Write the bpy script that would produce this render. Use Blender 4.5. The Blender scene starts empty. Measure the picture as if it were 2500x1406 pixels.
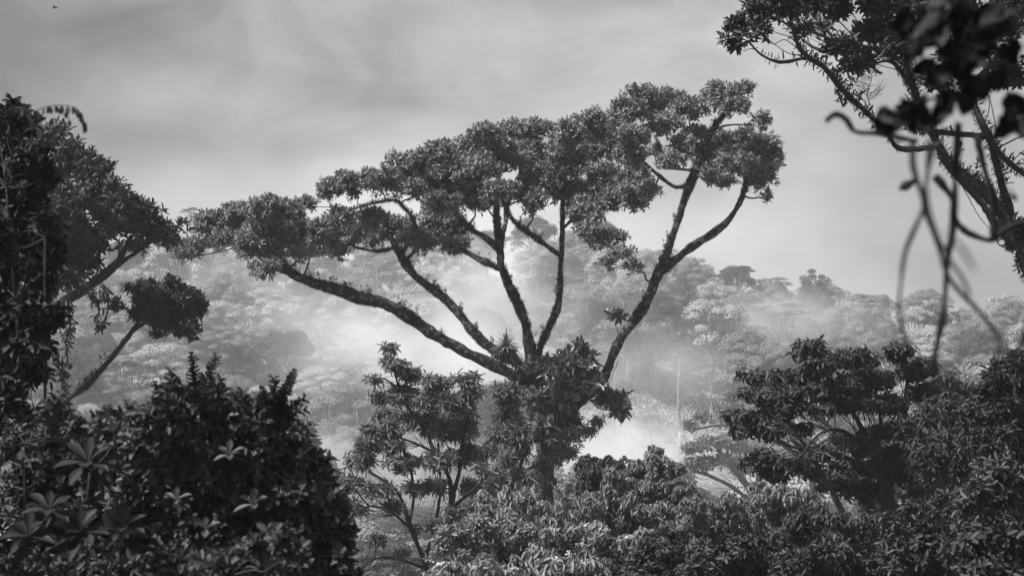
import bpy, math
import numpy as np
from mathutils import Vector

sc = bpy.context.scene
COL = sc.collection
PI = math.pi

# ------------------------------------------------------------------ camera
TAN2 = 0.5359                      # full width of the view at distance 1
cam_d = bpy.data.cameras.new('camera'); cam = bpy.data.objects.new('camera', cam_d); COL.objects.link(cam)
cam.location = (0, 0, 0); cam.rotation_euler = (PI/2, 0, 0)
cam_d.sensor_width = 36; cam_d.lens = 36/TAN2
cam_d.clip_start = 0.1; cam_d.clip_end = 6000
cam_d.dof.use_dof = True; cam_d.dof.focus_distance = 78; cam_d.dof.aperture_fstop = 3.4
sc.camera = cam

# ------------------------------------------------------------------ light
SUN_EL, SUN_AZ = math.radians(56), math.radians(-112)      # azimuth from +Y (away from the camera) towards +X
sdir = Vector((math.sin(SUN_AZ)*math.cos(SUN_EL), math.cos(SUN_AZ)*math.cos(SUN_EL), math.sin(SUN_EL)))
sl = bpy.data.lights.new('sun', 'SUN'); so = bpy.data.objects.new('sun', sl); COL.objects.link(so)
sl.energy = 4.6; sl.angle = math.radians(7); sl.color = (1.0, 1.0, 1.0)
so.rotation_euler = (-sdir).to_track_quat('-Z', 'Y').to_euler()

w = bpy.data.worlds.new('World'); sc.world = w; w.use_nodes = True
nt = w.node_tree; N = nt.nodes; LK = nt.links
N.clear()
def node(t, **kw):
    n = N.new(t)
    for k, v in kw.items(): setattr(n, k, v)
    return n
def mathn(op, a, b=None, c=None, clamp=False):
    n = node('ShaderNodeMath', operation=op); n.use_clamp = clamp
    for i, v in enumerate((a, b, c)):
        if v is None: continue
        if isinstance(v, (int, float)): n.inputs[i].default_value = v
        else: LK.new(v, n.inputs[i])
    return n.outputs[0]
sky = node('ShaderNodeTexSky', sky_type='NISHITA'); sky.sun_disc = False
sky.sun_elevation = SUN_EL; sky.sun_rotation = SUN_AZ; sky.dust_density = 4
bw = node('ShaderNodeRGBToBW'); LK.new(sky.outputs[0], bw.inputs[0])
geo = node('ShaderNodeTexCoord')
def noise(scale, sx, sy, sz, detail, loc=(0, 0, 0), rough=.5, dist=0.):
    m = node('ShaderNodeMapping'); m.inputs['Scale'].default_value = (sx, sy, sz); m.inputs['Location'].default_value = loc
    LK.new(geo.outputs['Generated'], m.inputs[0])
    n = node('ShaderNodeTexNoise'); n.inputs['Scale'].default_value = scale; n.inputs['Detail'].default_value = detail
    n.inputs['Roughness'].default_value = rough; n.inputs['Distortion'].default_value = dist
    LK.new(m.outputs[0], n.inputs[0]); return n.outputs[0]
def lobe(d, power, gain):
    v = Vector(d).normalized()
    n = node('ShaderNodeVectorMath', operation='DOT_PRODUCT'); LK.new(geo.outputs['Generated'], n.inputs[0]); n.inputs[1].default_value = v
    return mathn('MULTIPLY', mathn('POWER', mathn('MAXIMUM', n.outputs['Value'], 0.0), power), gain)
sx_ = node('ShaderNodeSeparateXYZ'); LK.new(geo.outputs['Generated'], sx_.inputs[0])
yy_ = mathn('MAXIMUM', sx_.outputs['Y'], .15)
c1 = noise(3.6, 1, 1, 1.9, 6, (3.1, .4, .3), .55, .6)
c2 = noise(10.0, 1, 1, 1.7, 5, (1.1, 4.4, .2), .55, .8)
c3 = noise(5.0, 1, 1, 2.2, 4, (7.7, 1.4, 2.2), .5, .3)
wu = mathn('ADD', mathn('DIVIDE', sx_.outputs['X'], yy_), mathn('MULTIPLY', mathn('SUBTRACT', c2, .5), .07))
wv = mathn('ADD', mathn('DIVIDE', sx_.outputs['Z'], yy_), mathn('MULTIPLY', mathn('SUBTRACT', c3, .5), .05))
def cloud(u0, v0, su, sv, gain):
    a = mathn('DIVIDE', mathn('SUBTRACT', wu, u0), su); b = mathn('DIVIDE', mathn('SUBTRACT', wv, v0), sv)
    r2 = mathn('ADD', mathn('MULTIPLY', a, a), mathn('MULTIPLY', b, b))
    return mathn('MULTIPLY', mathn('EXPONENT', mathn('MULTIPLY', r2, -1.0)), gain)
cl = mathn('ADD', mathn('MULTIPLY', c1, 1.8), mathn('MULTIPLY', c2, 1.0))
cl = mathn('ADD', cl, -.64)
g = lobe((.0, 1, .9), 2, .35)
for q in ((.02, .028, .10, .028, .62), (-.10, .125, .10, .03, .10), (.18, .06, .10, .05, .02), (-.16, .081, .085, .011, -.26), (-.11, .073, .045, .007, -.2), (-.2, .089, .05, .006, -.12), (-.28, .13, .12, .09, -.38), (-.28, .03, .10, .06, -.2), (.24, .13, .1, .06, -.14), (.055, .146, .04, .014, -.3), (.27, .02, .11, .10, -.30), (-.12, .095, .16, .02, -.05)):
    g = mathn('ADD', g, cloud(*q))
cl = mathn('MULTIPLY', mathn('MAXIMUM', cl, .1), mathn('ADD', g, .74))
cl = mathn('MAXIMUM', cl, .05)
# overcast: the clear sky shows only faintly through the cloud
tot = mathn('ADD', mathn('MULTIPLY', bw.outputs[0], .06), mathn('MULTIPLY', cl, 3.2))
bg = node('ShaderNodeBackground'); LK.new(tot, bg.inputs[0]); bg.inputs[1].default_value = .1
wo = node('ShaderNodeOutputWorld'); LK.new(bg.outputs[0], wo.inputs[0])

sc.view_settings.view_transform = 'Standard'; sc.view_settings.look = 'None'
sc.view_settings.exposure = .95; sc.view_settings.gamma = 1
sc.cycles.volume_bounces = 3; sc.cycles.max_bounces = 6; sc.cycles.diffuse_bounces = 3
sc.cycles.transmission_bounces = 3; sc.cycles.transparent_max_bounces = 8
sc.cycles.volume_step_rate = 2.0
sc.cycles.use_denoising = True

# ------------------------------------------------------------------ materials
def mat(name):
    m = bpy.data.materials.new(name); m.use_nodes = True
    m.node_tree.nodes.clear(); return m, m.node_tree.nodes, m.node_tree.links
def leaf_mat(name, base, var=.5, rough=.5, trans=.3, spec=.4):
    m, n, l = mat(name)
    g = n.new('ShaderNodeNewGeometry'); mr = n.new('ShaderNodeMapRange')
    mr.inputs['To Min'].default_value = base*(1-var); mr.inputs['To Max'].default_value = base*(1+var)
    l.new(g.outputs['Random Per Island'], mr.inputs[0])
    p = n.new('ShaderNodeBsdfPrincipled'); p.inputs['Roughness'].default_value = rough
    p.inputs['Specular IOR Level'].default_value = spec
    l.new(mr.outputs[0], p.inputs['Base Color'])
    t = n.new('ShaderNodeBsdfTranslucent'); l.new(mr.outputs[0], t.inputs[0])
    mx = n.new('ShaderNodeMixShader'); mx.inputs[0].default_value = trans
    l.new(p.outputs[0], mx.inputs[1]); l.new(t.outputs[0], mx.inputs[2])
    o = n.new('ShaderNodeOutputMaterial'); l.new(mx.outputs[0], o.inputs[0]); return m
def bark_mat(name, base, lichen=0., lich=.3, scale=3., bump=.6):
    m, n, l = mat(name)
    tc = n.new('ShaderNodeTexCoord')
    a = n.new('ShaderNodeTexNoise'); a.inputs['Scale'].default_value = scale*3; a.inputs['Detail'].default_value = 6; l.new(tc.outputs['Object'], a.inputs[0])
    r = n.new('ShaderNodeMapRange'); r.inputs['From Min'].default_value = .3; r.inputs['From Max'].default_value = .7
    r.inputs['To Min'].default_value = base*.5; r.inputs['To Max'].default_value = base*1.5; l.new(a.outputs[0], r.inputs[0])
    b = n.new('ShaderNodeTexNoise'); b.inputs['Scale'].default_value = scale; b.inputs['Detail'].default_value = 7; b.inputs['Roughness'].default_value = .65; l.new(tc.outputs['Object'], b.inputs[0])
    st = n.new('ShaderNodeMapRange'); st.inputs['From Min'].default_value = .62-lichen*.2; st.inputs['From Max'].default_value = .66-lichen*.2; l.new(b.outputs[0], st.inputs[0])
    mx = n.new('ShaderNodeMix'); mx.data_type = 'FLOAT'; l.new(st.outputs[0], mx.inputs['Factor'])
    l.new(r.outputs[0], mx.inputs[2]); mx.inputs[3].default_value = lich if lichen > 0 else base
    p = n.new('ShaderNodeBsdfPrincipled'); p.inputs['Roughness'].default_value = .85; p.inputs['Specular IOR Level'].default_value = .2
    l.new(mx.outputs[0], p.inputs['Base Color'])
    bp = n.new('ShaderNodeBump'); bp.inputs['Strength'].default_value = bump; bp.inputs['Distance'].default_value = .05
    l.new(a.outputs[0], bp.inputs['Height']); l.new(bp.outputs[0], p.inputs['Normal'])
    o = n.new('ShaderNodeOutputMaterial'); l.new(p.outputs[0], o.inputs[0]); return m

M_main = leaf_mat('main_leaf', .17, .6, .55, .14, .35)
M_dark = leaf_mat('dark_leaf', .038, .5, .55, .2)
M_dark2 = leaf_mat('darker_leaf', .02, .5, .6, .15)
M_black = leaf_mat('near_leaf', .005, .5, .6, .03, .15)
M_mid = leaf_mat('mid_leaf', .15, .5, .55, .25, .3)
M_pale = leaf_mat('pale_leaf', .19, .5, .6, .3, .3)
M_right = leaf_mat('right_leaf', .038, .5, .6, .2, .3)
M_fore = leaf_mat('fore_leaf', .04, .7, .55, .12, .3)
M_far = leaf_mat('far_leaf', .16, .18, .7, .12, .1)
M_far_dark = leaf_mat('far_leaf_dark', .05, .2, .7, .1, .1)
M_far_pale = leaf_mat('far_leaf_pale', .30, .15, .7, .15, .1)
M_moss = leaf_mat('moss', .025, .6, .8, .1, .1)
M_epi = leaf_mat('epiphyte_leaf', .13, .6, .35, .2, .5)
M_paddle = leaf_mat('paddle_leaf', .010, .4, .6, .1, .25)
M_flower = leaf_mat('flower', .55, .2, .8, .3, .1)
M_bark = bark_mat('bark', .018, .42, .13, 4.5, 1.)
M_barkpale = bark_mat('bark_pale', .11, .9, .26, 4.)
M_barkdark = bark_mat('bark_dark', .02)
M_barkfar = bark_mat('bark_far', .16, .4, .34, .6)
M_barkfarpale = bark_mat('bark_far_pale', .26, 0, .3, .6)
M_liana = bark_mat('liana_bark', .012)
M_twig = bark_mat('twig', .035)

# ------------------------------------------------------------------ geometry helpers
def rg(seed): return np.random.default_rng(seed)
def P(px, py, D):
    s = D*TAN2/2500
    return np.array([(px-1250)*s, D, (703-py)*s])
def S(D): return D*TAN2/2500
def nrm(v):
    return v/np.maximum(np.linalg.norm(v, axis=-1, keepdims=True), 1e-9)

class MB:
    def __init__(s): s.v = []; s.f = []; s.n = 0
    def add(s, v, f):
        v = np.asarray(v, float).reshape(-1, 3)
        if len(v) == 0: return
        s.v.append(v); s.f.append(np.asarray(f, int).reshape(-1, 4)+s.n); s.n += len(v)
    def build(s, name, m, parent=None, origin=(0, 0, 0), smooth=False):
        me = bpy.data.meshes.new(name)
        if s.n:
            v = np.concatenate(s.v)-np.asarray(origin); f = np.concatenate(s.f)
            me.vertices.add(len(v)); me.vertices.foreach_set('co', v.astype(np.float32).ravel())
            me.loops.add(f.size); me.loops.foreach_set('vertex_index', f.astype(np.int32).ravel())
            me.polygons.add(len(f)); me.polygons.foreach_set('loop_start', np.arange(0, f.size, 4, dtype=np.int32))
            me.polygons.foreach_set('loop_total', np.full(len(f), 4, dtype=np.int32))
            if smooth: me.polygons.foreach_set('use_smooth', np.ones(len(f), dtype=bool))
            me.update(calc_edges=True)
        me.materials.append(m)
        o = bpy.data.objects.new(name, me); COL.objects.link(o)
        if parent is not None: o.parent = parent
        return o
def tag(o, label=None, cat=None, group=None, kind=None):
    if label: o['label'] = label
    if cat: o['category'] = cat
    if group: o['group'] = group
    if kind: o['kind'] = kind
    return o
def empty(name, loc, label, cat, group=None):
    o = bpy.data.objects.new(name, None); COL.objects.link(o); o.location = tuple(loc); o.empty_display_size = .3
    return tag(o, label, cat, group)

def leaves(mb, b, d, n, L, W, fold=.22, droop=.15, wide=.45):
    """folded leaves: base b, direction d, upper side n"""
    b = np.asarray(b); k = len(b)
    if k == 0: return
    d = nrm(d); s = nrm(np.cross(d, n)); n = np.cross(s, d)
    L = np.broadcast_to(L, (k,))[:, None]; W = np.broadcast_to(W, (k,))[:, None]
    v = np.empty((k, 6, 3))
    v[:, 0] = b
    v[:, 1] = b+d*L*wide*.8+s*W*.5+n*W*fold
    v[:, 2] = b+d*L*wide*.8-s*W*.5+n*W*fold
    v[:, 3] = b+d*L*(wide+.32)+s*W*.42+n*(W*fold-L*droop*.5)
    v[:, 4] = b+d*L*(wide+.32)-s*W*.42+n*(W*fold-L*droop*.5)
    v[:, 5] = b+d*L-n*L*droop
    i = np.arange(k)[:, None]*6
    f = np.concatenate([i+np.array([[0, 2, 4, 5]]), i+np.array([[0, 5, 3, 1]])])
    mb.add(v, f)
def cards(mb, b, d, n, L, W):
    b = np.asarray(b); k = len(b); d = nrm(d); s = nrm(np.cross(d, n))
    L = np.broadcast_to(L, (k,))[:, None]; W = np.broadcast_to(W, (k,))[:, None]
    v = np.empty((k, 4, 3)); v[:, 0] = b-d*L*.5; v[:, 1] = b+s*W*.5; v[:, 2] = b+d*L*.5; v[:, 3] = b-s*W*.5
    mb.add(v, np.arange(k)[:, None]*4+np.array([[0, 1, 2, 3]]))
def basis(a):
    a = nrm(a); t = np.where(np.abs(a[:, 2:3]) < .9, np.array([[0, 0, 1.]]), np.array([[1., 0, 0]]))
    u = nrm(np.cross(a, t)); return u, np.cross(a, u)
def rosettes(mb, c, ax, rng, k=8, L=.3, W=.1, a0=35, a1=95, droop=.15, fold=.22, sag=0., wide=.45, jl=.3):
    c = np.asarray(c); m = len(c)
    if m == 0: return
    ax = nrm(ax); u, v = basis(ax)
    ph = np.arange(k)[None, :]*2.4+rng.uniform(0, 6.3, (m, 1))+rng.normal(0, .2, (m, k))
    al = np.radians(np.linspace(a0, a1, k)[None, :]+rng.normal(0, 9, (m, k)))
    rad = u[:, None]*np.cos(ph)[..., None]+v[:, None]*np.sin(ph)[..., None]
    d = ax[:, None]*np.cos(al)[..., None]+rad*np.sin(al)[..., None]
    n = ax[:, None]*np.sin(al)[..., None]-rad*np.cos(al)[..., None]
    d[..., 2] -= sag
    sc_ = rng.uniform(1-jl, 1+jl, (m, k))
    b = c[:, None]+ax[:, None]*(np.linspace(.15, -.25, k)[None, :, None]*L)+np.zeros((m, k, 3))
    n = n+rng.normal(0, .15, n.shape)
    leaves(mb, b.reshape(-1, 3), d.reshape(-1, 3), n.reshape(-1, 3), (sc_*L).ravel(), (sc_*W).ravel(), fold, droop, wide)

def smooth_path(p, r, n=6):
    p = np.asarray(p, float); r = np.asarray(r, float)
    if len(p) < 3:
        t = np.linspace(0, 1, n+1)[:, None]; return p[0]*(1-t)+p[-1]*t, r[0]*(1-t[:, 0])+r[-1]*t[:, 0]
    q = np.vstack([2*p[0]-p[1], p, 2*p[-1]-p[-2]]); out = []; ro = []
    for i in range(len(p)-1):
        a, b, c, d = q[i:i+4]
        for t in np.linspace(0, 1, n, endpoint=False):
            out.append(.5*((2*b)+(-a+c)*t+(2*a-5*b+4*c-d)*t*t+(-a+3*b-3*c+d)*t**3)); ro.append(r[i]*(1-t)+r[i+1]*t)
    out.append(p[-1]); ro.append(r[-1]); return np.array(out), np.array(ro)
def tube(mb, p, r, sides=8, rough=0., rng=None, cap=True):
    p = np.asarray(p, float); r = np.asarray(r, float); n = len(p)
    t = np.gradient(p, axis=0); t = nrm(t)
    u = np.cross(t[0], [0, 0, 1.]); u = u if np.linalg.norm(u) > 1e-3 else np.cross(t[0], [1., 0, 0]); u = u/np.linalg.norm(u)
    U = []
    for i in range(n):
        u = u-t[i]*np.dot(u, t[i]); u = u/max(np.linalg.norm(u), 1e-9); U.append(u)
    U = np.array(U); V = np.cross(t, U)
    if cap:
        p = np.vstack([p[:1], p, p[-1:]]); r = np.concatenate([[1e-4], r, [1e-4]]); U = np.vstack([U[:1], U, U[-1:]]); V = np.vstack([V[:1], V, V[-1:]]); n += 2
    a = np.arange(sides)*2*PI/sides
    R = r[:, None]*np.ones((1, sides))
    if rough and rng is not None: R = R*(1+rng.normal(0, rough, R.shape))
    v = p[:, None]+R[..., None]*(U[:, None]*np.cos(a)[None, :, None]+V[:, None]*np.sin(a)[None, :, None])
    i = (np.arange(n-1)*sides)[:, None]+np.arange(sides)[None, :]; j = (np.arange(n-1)*sides)[:, None]+((np.arange(sides)+1) % sides)[None, :]
    mb.add(v, np.stack([i, j, j+sides, i+sides], -1).reshape(-1, 4))
def twig(mb, a, b, ra, rb, rng, sag=.12, sides=5, n=5):
    a = np.asarray(a); b = np.asarray(b); L = np.linalg.norm(b-a)
    m1 = a*.66+b*.34+rng.normal(0, .06, 3)*L+np.array([0, 0, -sag*L]); m2 = a*.33+b*.67+rng.normal(0, .06, 3)*L+np.array([0, 0, -sag*.8*L])
    p, r = smooth_path([a, m1, m2, b], [ra, ra*.75+rb*.25, ra*.4+rb*.6, rb], n)
    tube(mb, p, r, sides, .06, rng)
def sph(rng, n):
    return nrm(rng.normal(0, 1, (n, 3)))

def moss(mb, p, r, rng, dens, L, up=.5, grass=.5):
    """fuzz on a limb: tufts standing up on top, threads hanging below"""
    seg = np.linalg.norm(np.diff(p, axis=0), axis=1); tot = seg.sum(); cum = np.concatenate([[0], np.cumsum(seg)])
    m = int(dens*tot)
    if m < 1: return
    s = rng.uniform(0, tot, m); i = np.clip(np.searchsorted(cum, s)-1, 0, len(p)-2); t = ((s-cum[i])/np.maximum(seg[i], 1e-6))[:, None]
    c = p[i]*(1-t)+p[i+1]*t; rr = (r[i]*(1-t[:, 0])+r[i+1]*t[:, 0])[:, None]
    tn = nrm(p[i+1]-p[i]); u, v = basis(tn); a = rng.uniform(0, 2*PI, (m, 1))
    rad = u*np.cos(a)+v*np.sin(a)
    d = nrm(rad+rng.normal(0, .45, (m, 3))+np.array([0, 0, 1.])*np.where(rad[:, 2:3] > 0, up, -.6))
    patch = np.clip(.5+.55*np.sin(s*1.7/(.3+rr.mean())*.35+np.sin(s*.9)*2+rng.uniform(0, 6)), .0, 1)
    keep = rng.random(m) < .25+.75*patch
    LL = L*rng.uniform(.3, 1., m)*(.35+patch*.75)*np.where(rad[:, 2] > .2, 1.1, .85)
    leaves(mb, (c+rad*rr*.96)[keep], d[keep], (rad+rng.normal(0, .5, (m, 3)))[keep], LL[keep], np.minimum(LL*grass*.4, .035)[keep], .1, .2, .35)
    sp = (rng.random(m) < .012*L/.15) & (rad[:, 2] > .0) & (patch > .35)
    for z in range(3):      # little epiphytes: upright sprigs of several leaves
        q = c[sp]+rad[sp]*rr[sp]+np.array([0, 0, 1.])*L*.9*z+rng.normal(0, L*.3, (sp.sum(), 3))
        rosettes(mb, q, rad[sp]*.4+np.array([0, 0, 1.])+rng.normal(0, .3, q.shape), rng, 6, L*.95, L*.22, 20, 85, .2)

FILL, DENS = 1.7, 1.15
def crown(lf, tw, pads, D, leaf, rng, skel=None):
    """pads in picture pixels -> sub-clumps -> leaf rosettes; twigs join each clump to the skeleton"""
    s0 = S(D)
    for pad in pads:
        px, py, rx, ry = pad[:4]; dens = pad[4] if len(pad) > 4 else 1.; doff = pad[5] if len(pad) > 5 else rng.uniform(-leaf['spread'], leaf['spread'])
        c = P(px, py, D+doff); s = S(D+doff); sub = leaf['sub']
        R = np.array([rx*s*1.06, max(rx, ry)*s*leaf.get('deep', .9), ry*s*1.08])
        n = max(4, int(leaf.get('fill', 1.5)*FILL*(rx*ry)/(sub*sub)))
        u = sph(rng, n); u[:, 2] = np.where(rng.random(n) < leaf.get('top', .7)*.45, np.abs(u[:, 2]), u[:, 2])
        sr = sub*s*rng.uniform(.45, 1.6, n)
        cc = c+u*np.maximum(R-sub*s*.9, R*.25)*(rng.random((n, 1))**.3)*rng.uniform(.8, 1.24, (n, 1))
        hub = c-np.array([0, 0, R[2]*.45])
        if skel is not None:
            d2 = np.linalg.norm(skel[:, :3]-hub, axis=1)-skel[:, 3]*2; kx = skel[np.argmin(d2)]
            L0 = np.linalg.norm(kx[:3]-hub)
            r1 = min(kx[3]*.6, max(.012, leaf['tw']*(.8+L0*.06)))
            twig(tw, kx[:3], hub, r1, r1*.6, rng, leaf.get('sag', .02), 6)
            for e_ in range(leaf.get('extra', 0)):
                ks = skel[np.argsort(d2)[min(len(d2)-1, int(rng.integers(3, 30)))]]; tgt = c+sph(rng, 1)[0]*R*.5; twig(tw, ks[:3], tgt, min(ks[3]*.4, leaf['tw']*.55), leaf['tw']*.15, rng, .03, 5)
        else: r1 = leaf['tw']
        for j in range(n):
            twig(tw, hub if rng.random() < .7 or j == 0 else cc[rng.integers(0, j)], cc[j], r1*.45, r1*.14, rng, .04, 4, 3)
            m = max(3, int(leaf['dens']*dens*DENS*2.6*4*PI*sr[j]**2))
            v = sph(rng, m); v[:, 2] = np.where(rng.random(m) < .6, np.abs(v[:, 2]), v[:, 2]); v = nrm(v)
            pos = cc[j]+v*sr[j]*np.array([1.1, 1.1, .8])*(rng.random((m, 1))**.35)
            ax = v*.8+u[j]*.35+np.array([0, 0, leaf.get('up', .55)])+rng.normal(0, .22, (m, 3))
            rosettes(lf, pos, ax, rng, leaf['k'], leaf['L'], leaf['W'], leaf.get('a0', 35), leaf.get('a1', 100), leaf.get('droop', .15), .22, leaf.get('gsag', 0.), leaf.get('wide', .45), leaf.get('jl', .38))
            q = min(m, leaf.get('stalks', 3))
            for z in range(q):
                twig(tw, cc[j], pos[z], r1*.12, r1*.06, rng, 0, 3, 2)

def limb_pts(D, l):
    pts = l['p']; o0, o1 = l.get('d', (0, 0)); t = np.linspace(0, 1, len(pts))
    p = np.array([P(x, y, D+o0+(o1-o0)*k) for (x, y, r), k in zip(pts, t)])
    r = np.array([q[2]*S(D) for q in pts]); return smooth_path(p, r, l.get('n', 6))

def traced_tree(name, label, cat, D, limbs, pads, leaf, mleaf, mbark, seed, moss_d=0, moss_L=.15, group=None, split=True, wob=.05, ground=True):
    rng = rg(seed); paths = [limb_pts(D, l) for l in limbs]
    base = paths[0][0][0].copy()
    if ground:
        gz = ground_z(base[0], base[1])
        if base[2] > gz:
            q = np.array([base[0]+.3, base[1], gz-.3]); p0, r0 = paths[0]
            pp, rr = smooth_path([q, q*.5+p0[0]*.5, p0[0]], [r0[0]*1.35, r0[0]*1.1, r0[0]], 5)
            paths[0] = (np.vstack([pp[:-1], p0]), np.concatenate([rr[:-1], r0])); base = q
    root = empty(name, base, label, cat, group)
    skel = np.vstack([np.column_stack([p, r]) for p, r in paths[:]])
    own = np.concatenate([np.full(len(p), i) for i, (p, r) in enumerate(paths)])
    brs = []
    for i, (p, r) in enumerate(paths):
        mb = MB(); kk = rng.normal(0, wob, p.shape)*r[:, None]*(np.arange(len(p)) > 0)[:, None]; p = p+kk
        r = r*(1+.13*np.interp(np.arange(len(r)), np.arange(0, len(r)+4, 3), rng.normal(0, 1, len(range(0, len(r)+4, 3))))).clip(.7, 1.4)
        tube(mb, p, r, 14 if r[0] > .12 else 8, .07, rng)
        br = mb.build('trunk' if i == 0 else 'branch', mbark, root, base, True); brs.append(br)
        md = limbs[i].get('moss', 1.)*moss_d
        if md > 0:
            m2 = MB(); moss(m2, p, r, rng, md*max(.15, min(1.6, r.mean()/.2)), moss_L, limbs[i].get('up', .5)); m2.build('moss', M_moss, br, base)
    # which limb carries each pad
    carry = []; pads2 = []
    for pad in pads:
        c = P(pad[0], pad[1]+pad[3]*.4, D); k_ = int(np.argmin(np.hypot(skel[:, 0]-c[0], skel[:, 2]-c[2]))); carry.append(own[k_] if split else 0)
        pads2.append(pad if len(pad) > 5 else (*pad[:4], pad[4] if len(pad) > 4 else 1., float(skel[k_, 1]-D)+rng.uniform(-.55, .55)*leaf['spread']))
    pads = pads2
    for i in sorted(set(carry)):
        lf = MB(); tw = MB(); sk = skel[own == i] if split else skel
        sk = sk[int(len(sk)*.25):] if split and len(sk) > 6 else sk
        par = brs[i] if split else root; mine = [p for p, c in zip(pads, carry) if c == i]; sets = []
        for p in mine:      # pads that touch make one cluster
            hit = [g for g in sets if any(abs(p[0]-q[0]) < (p[2]+q[2])*.95 and abs(p[1]-q[1]) < (p[3]+q[3])*.95 for q in g)]
            sets = [g for g in sets if g not in hit]+[[p]+[q for g in hit for q in g]]
        for g in sets:
            lf = MB(); crown(lf, tw, g, D, leaf, rng, sk); lf.build('leaf_cluster' if split else 'crown', mleaf, par, base)
        tw.build('twigs', mbark if mbark is M_barkdark else M_twig, par, base)
    return root, skel

# ------------------------------------------------------------------ the ground
RP = [(-400, 640), (0, 620), (430, 600), (600, 585), (900, 570), (1150, 585), (1250, 585), (1340, 590), (1410, 572), (1500, 585), (1600, 625), (1700, 652), (1850, 690),
      (1950, 705), (2050, 735), (2150, 757), (2300, 765), (2400, 785), (2500, 765), (2900, 760)]
rpx = np.array([a for a, b in RP], float); rpy = np.array([b for a, b in RP], float)
def vnoise(x, y, s, seed):
    return (np.sin(x/s+seed)*np.cos(y/s*1.3+seed*2.1)+.5*np.sin(x/s*2.3+y/s*1.7+seed*3.3))/1.5
NY = np.array([-80, 0, 10, 18, 40, 60, 80, 130, 200, 360.]); NZ = np.array([1.0, -1.7, -3.2, -5, -9.5, -14, -18.5, -33, -45, -44.])
def ground_z(x, y):
    x = np.asarray(x, float); y = np.asarray(y, float)
    near = np.interp(y, NY, NZ)
    px = 1250+x/(np.maximum(y, 300)*TAN2/2500)
    zr = (703-np.interp(px, rpx, rpy))*S(520)-11.0
    t = np.clip((y-360)/160., 0, 1)
    t = t*.75+.25*t*t*(3-2*t)
    hill = -44+(zr+44)*t
    far = zr-(y-520)*.16
    z = np.where(y < 360, near, np.where(y < 520, hill, far))
    amp = np.clip((y-20)/200, 0, 1)
    return z+amp*(vnoise(x, y, 28., 1.3)*1.6+vnoise(x, y, 9., 4.1)*.5)
def ground():
    xs = np.concatenate([np.linspace(-900, -300, 20)[:-1], np.linspace(-300, 300, 301), np.linspace(300, 900, 20)[1:]])
    ys = np.concatenate([np.linspace(-80, 340, 85)[:-1], np.linspace(340, 560, 150), np.linspace(560, 1250, 40)[1:]])
    X, Y = np.meshgrid(xs, ys); Z = ground_z(X, Y)
    m = MB(); nx = len(xs); i = (np.arange(len(ys)-1)*nx)[:, None]+np.arange(nx-1)[None, :]
    m.add(np.stack([X, Y, Z], -1), np.stack([i, i+1, i+nx+1, i+nx], -1))
    g, n, l = mat('grassy_ground')
    tc = n.new('ShaderNodeTexCoord'); a = n.new('ShaderNodeTexNoise'); a.inputs['Scale'].default_value = .12; a.inputs['Detail'].default_value = 12; a.inputs['Roughness'].default_value = .7
    l.new(tc.outputs['Object'], a.inputs[0])
    r = n.new('ShaderNodeValToRGB'); r.color_ramp.elements[0].position = .38; r.color_ramp.elements[0].color = (.06, .06, .06, 1)
    r.color_ramp.elements[1].position = .6; r.color_ramp.elements[1].color = (.30, .30, .30, 1); l.new(a.outputs[0], r.inputs[0])
    p = n.new('ShaderNodeBsdfPrincipled'); p.inputs['Roughness'].default_value = .9; l.new(r.outputs[0], p.inputs['Base Color'])
    bp = n.new('ShaderNodeBump'); bp.inputs['Distance'].default_value = .8; l.new(a.outputs[0], bp.inputs['Height']); l.new(bp.outputs[0], p.inputs['Normal'])
    o = n.new('ShaderNodeOutputMaterial'); l.new(p.outputs[0], o.inputs[0])
    tag(m.build('ground', g, smooth=True), kind='structure')
ground()

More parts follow.
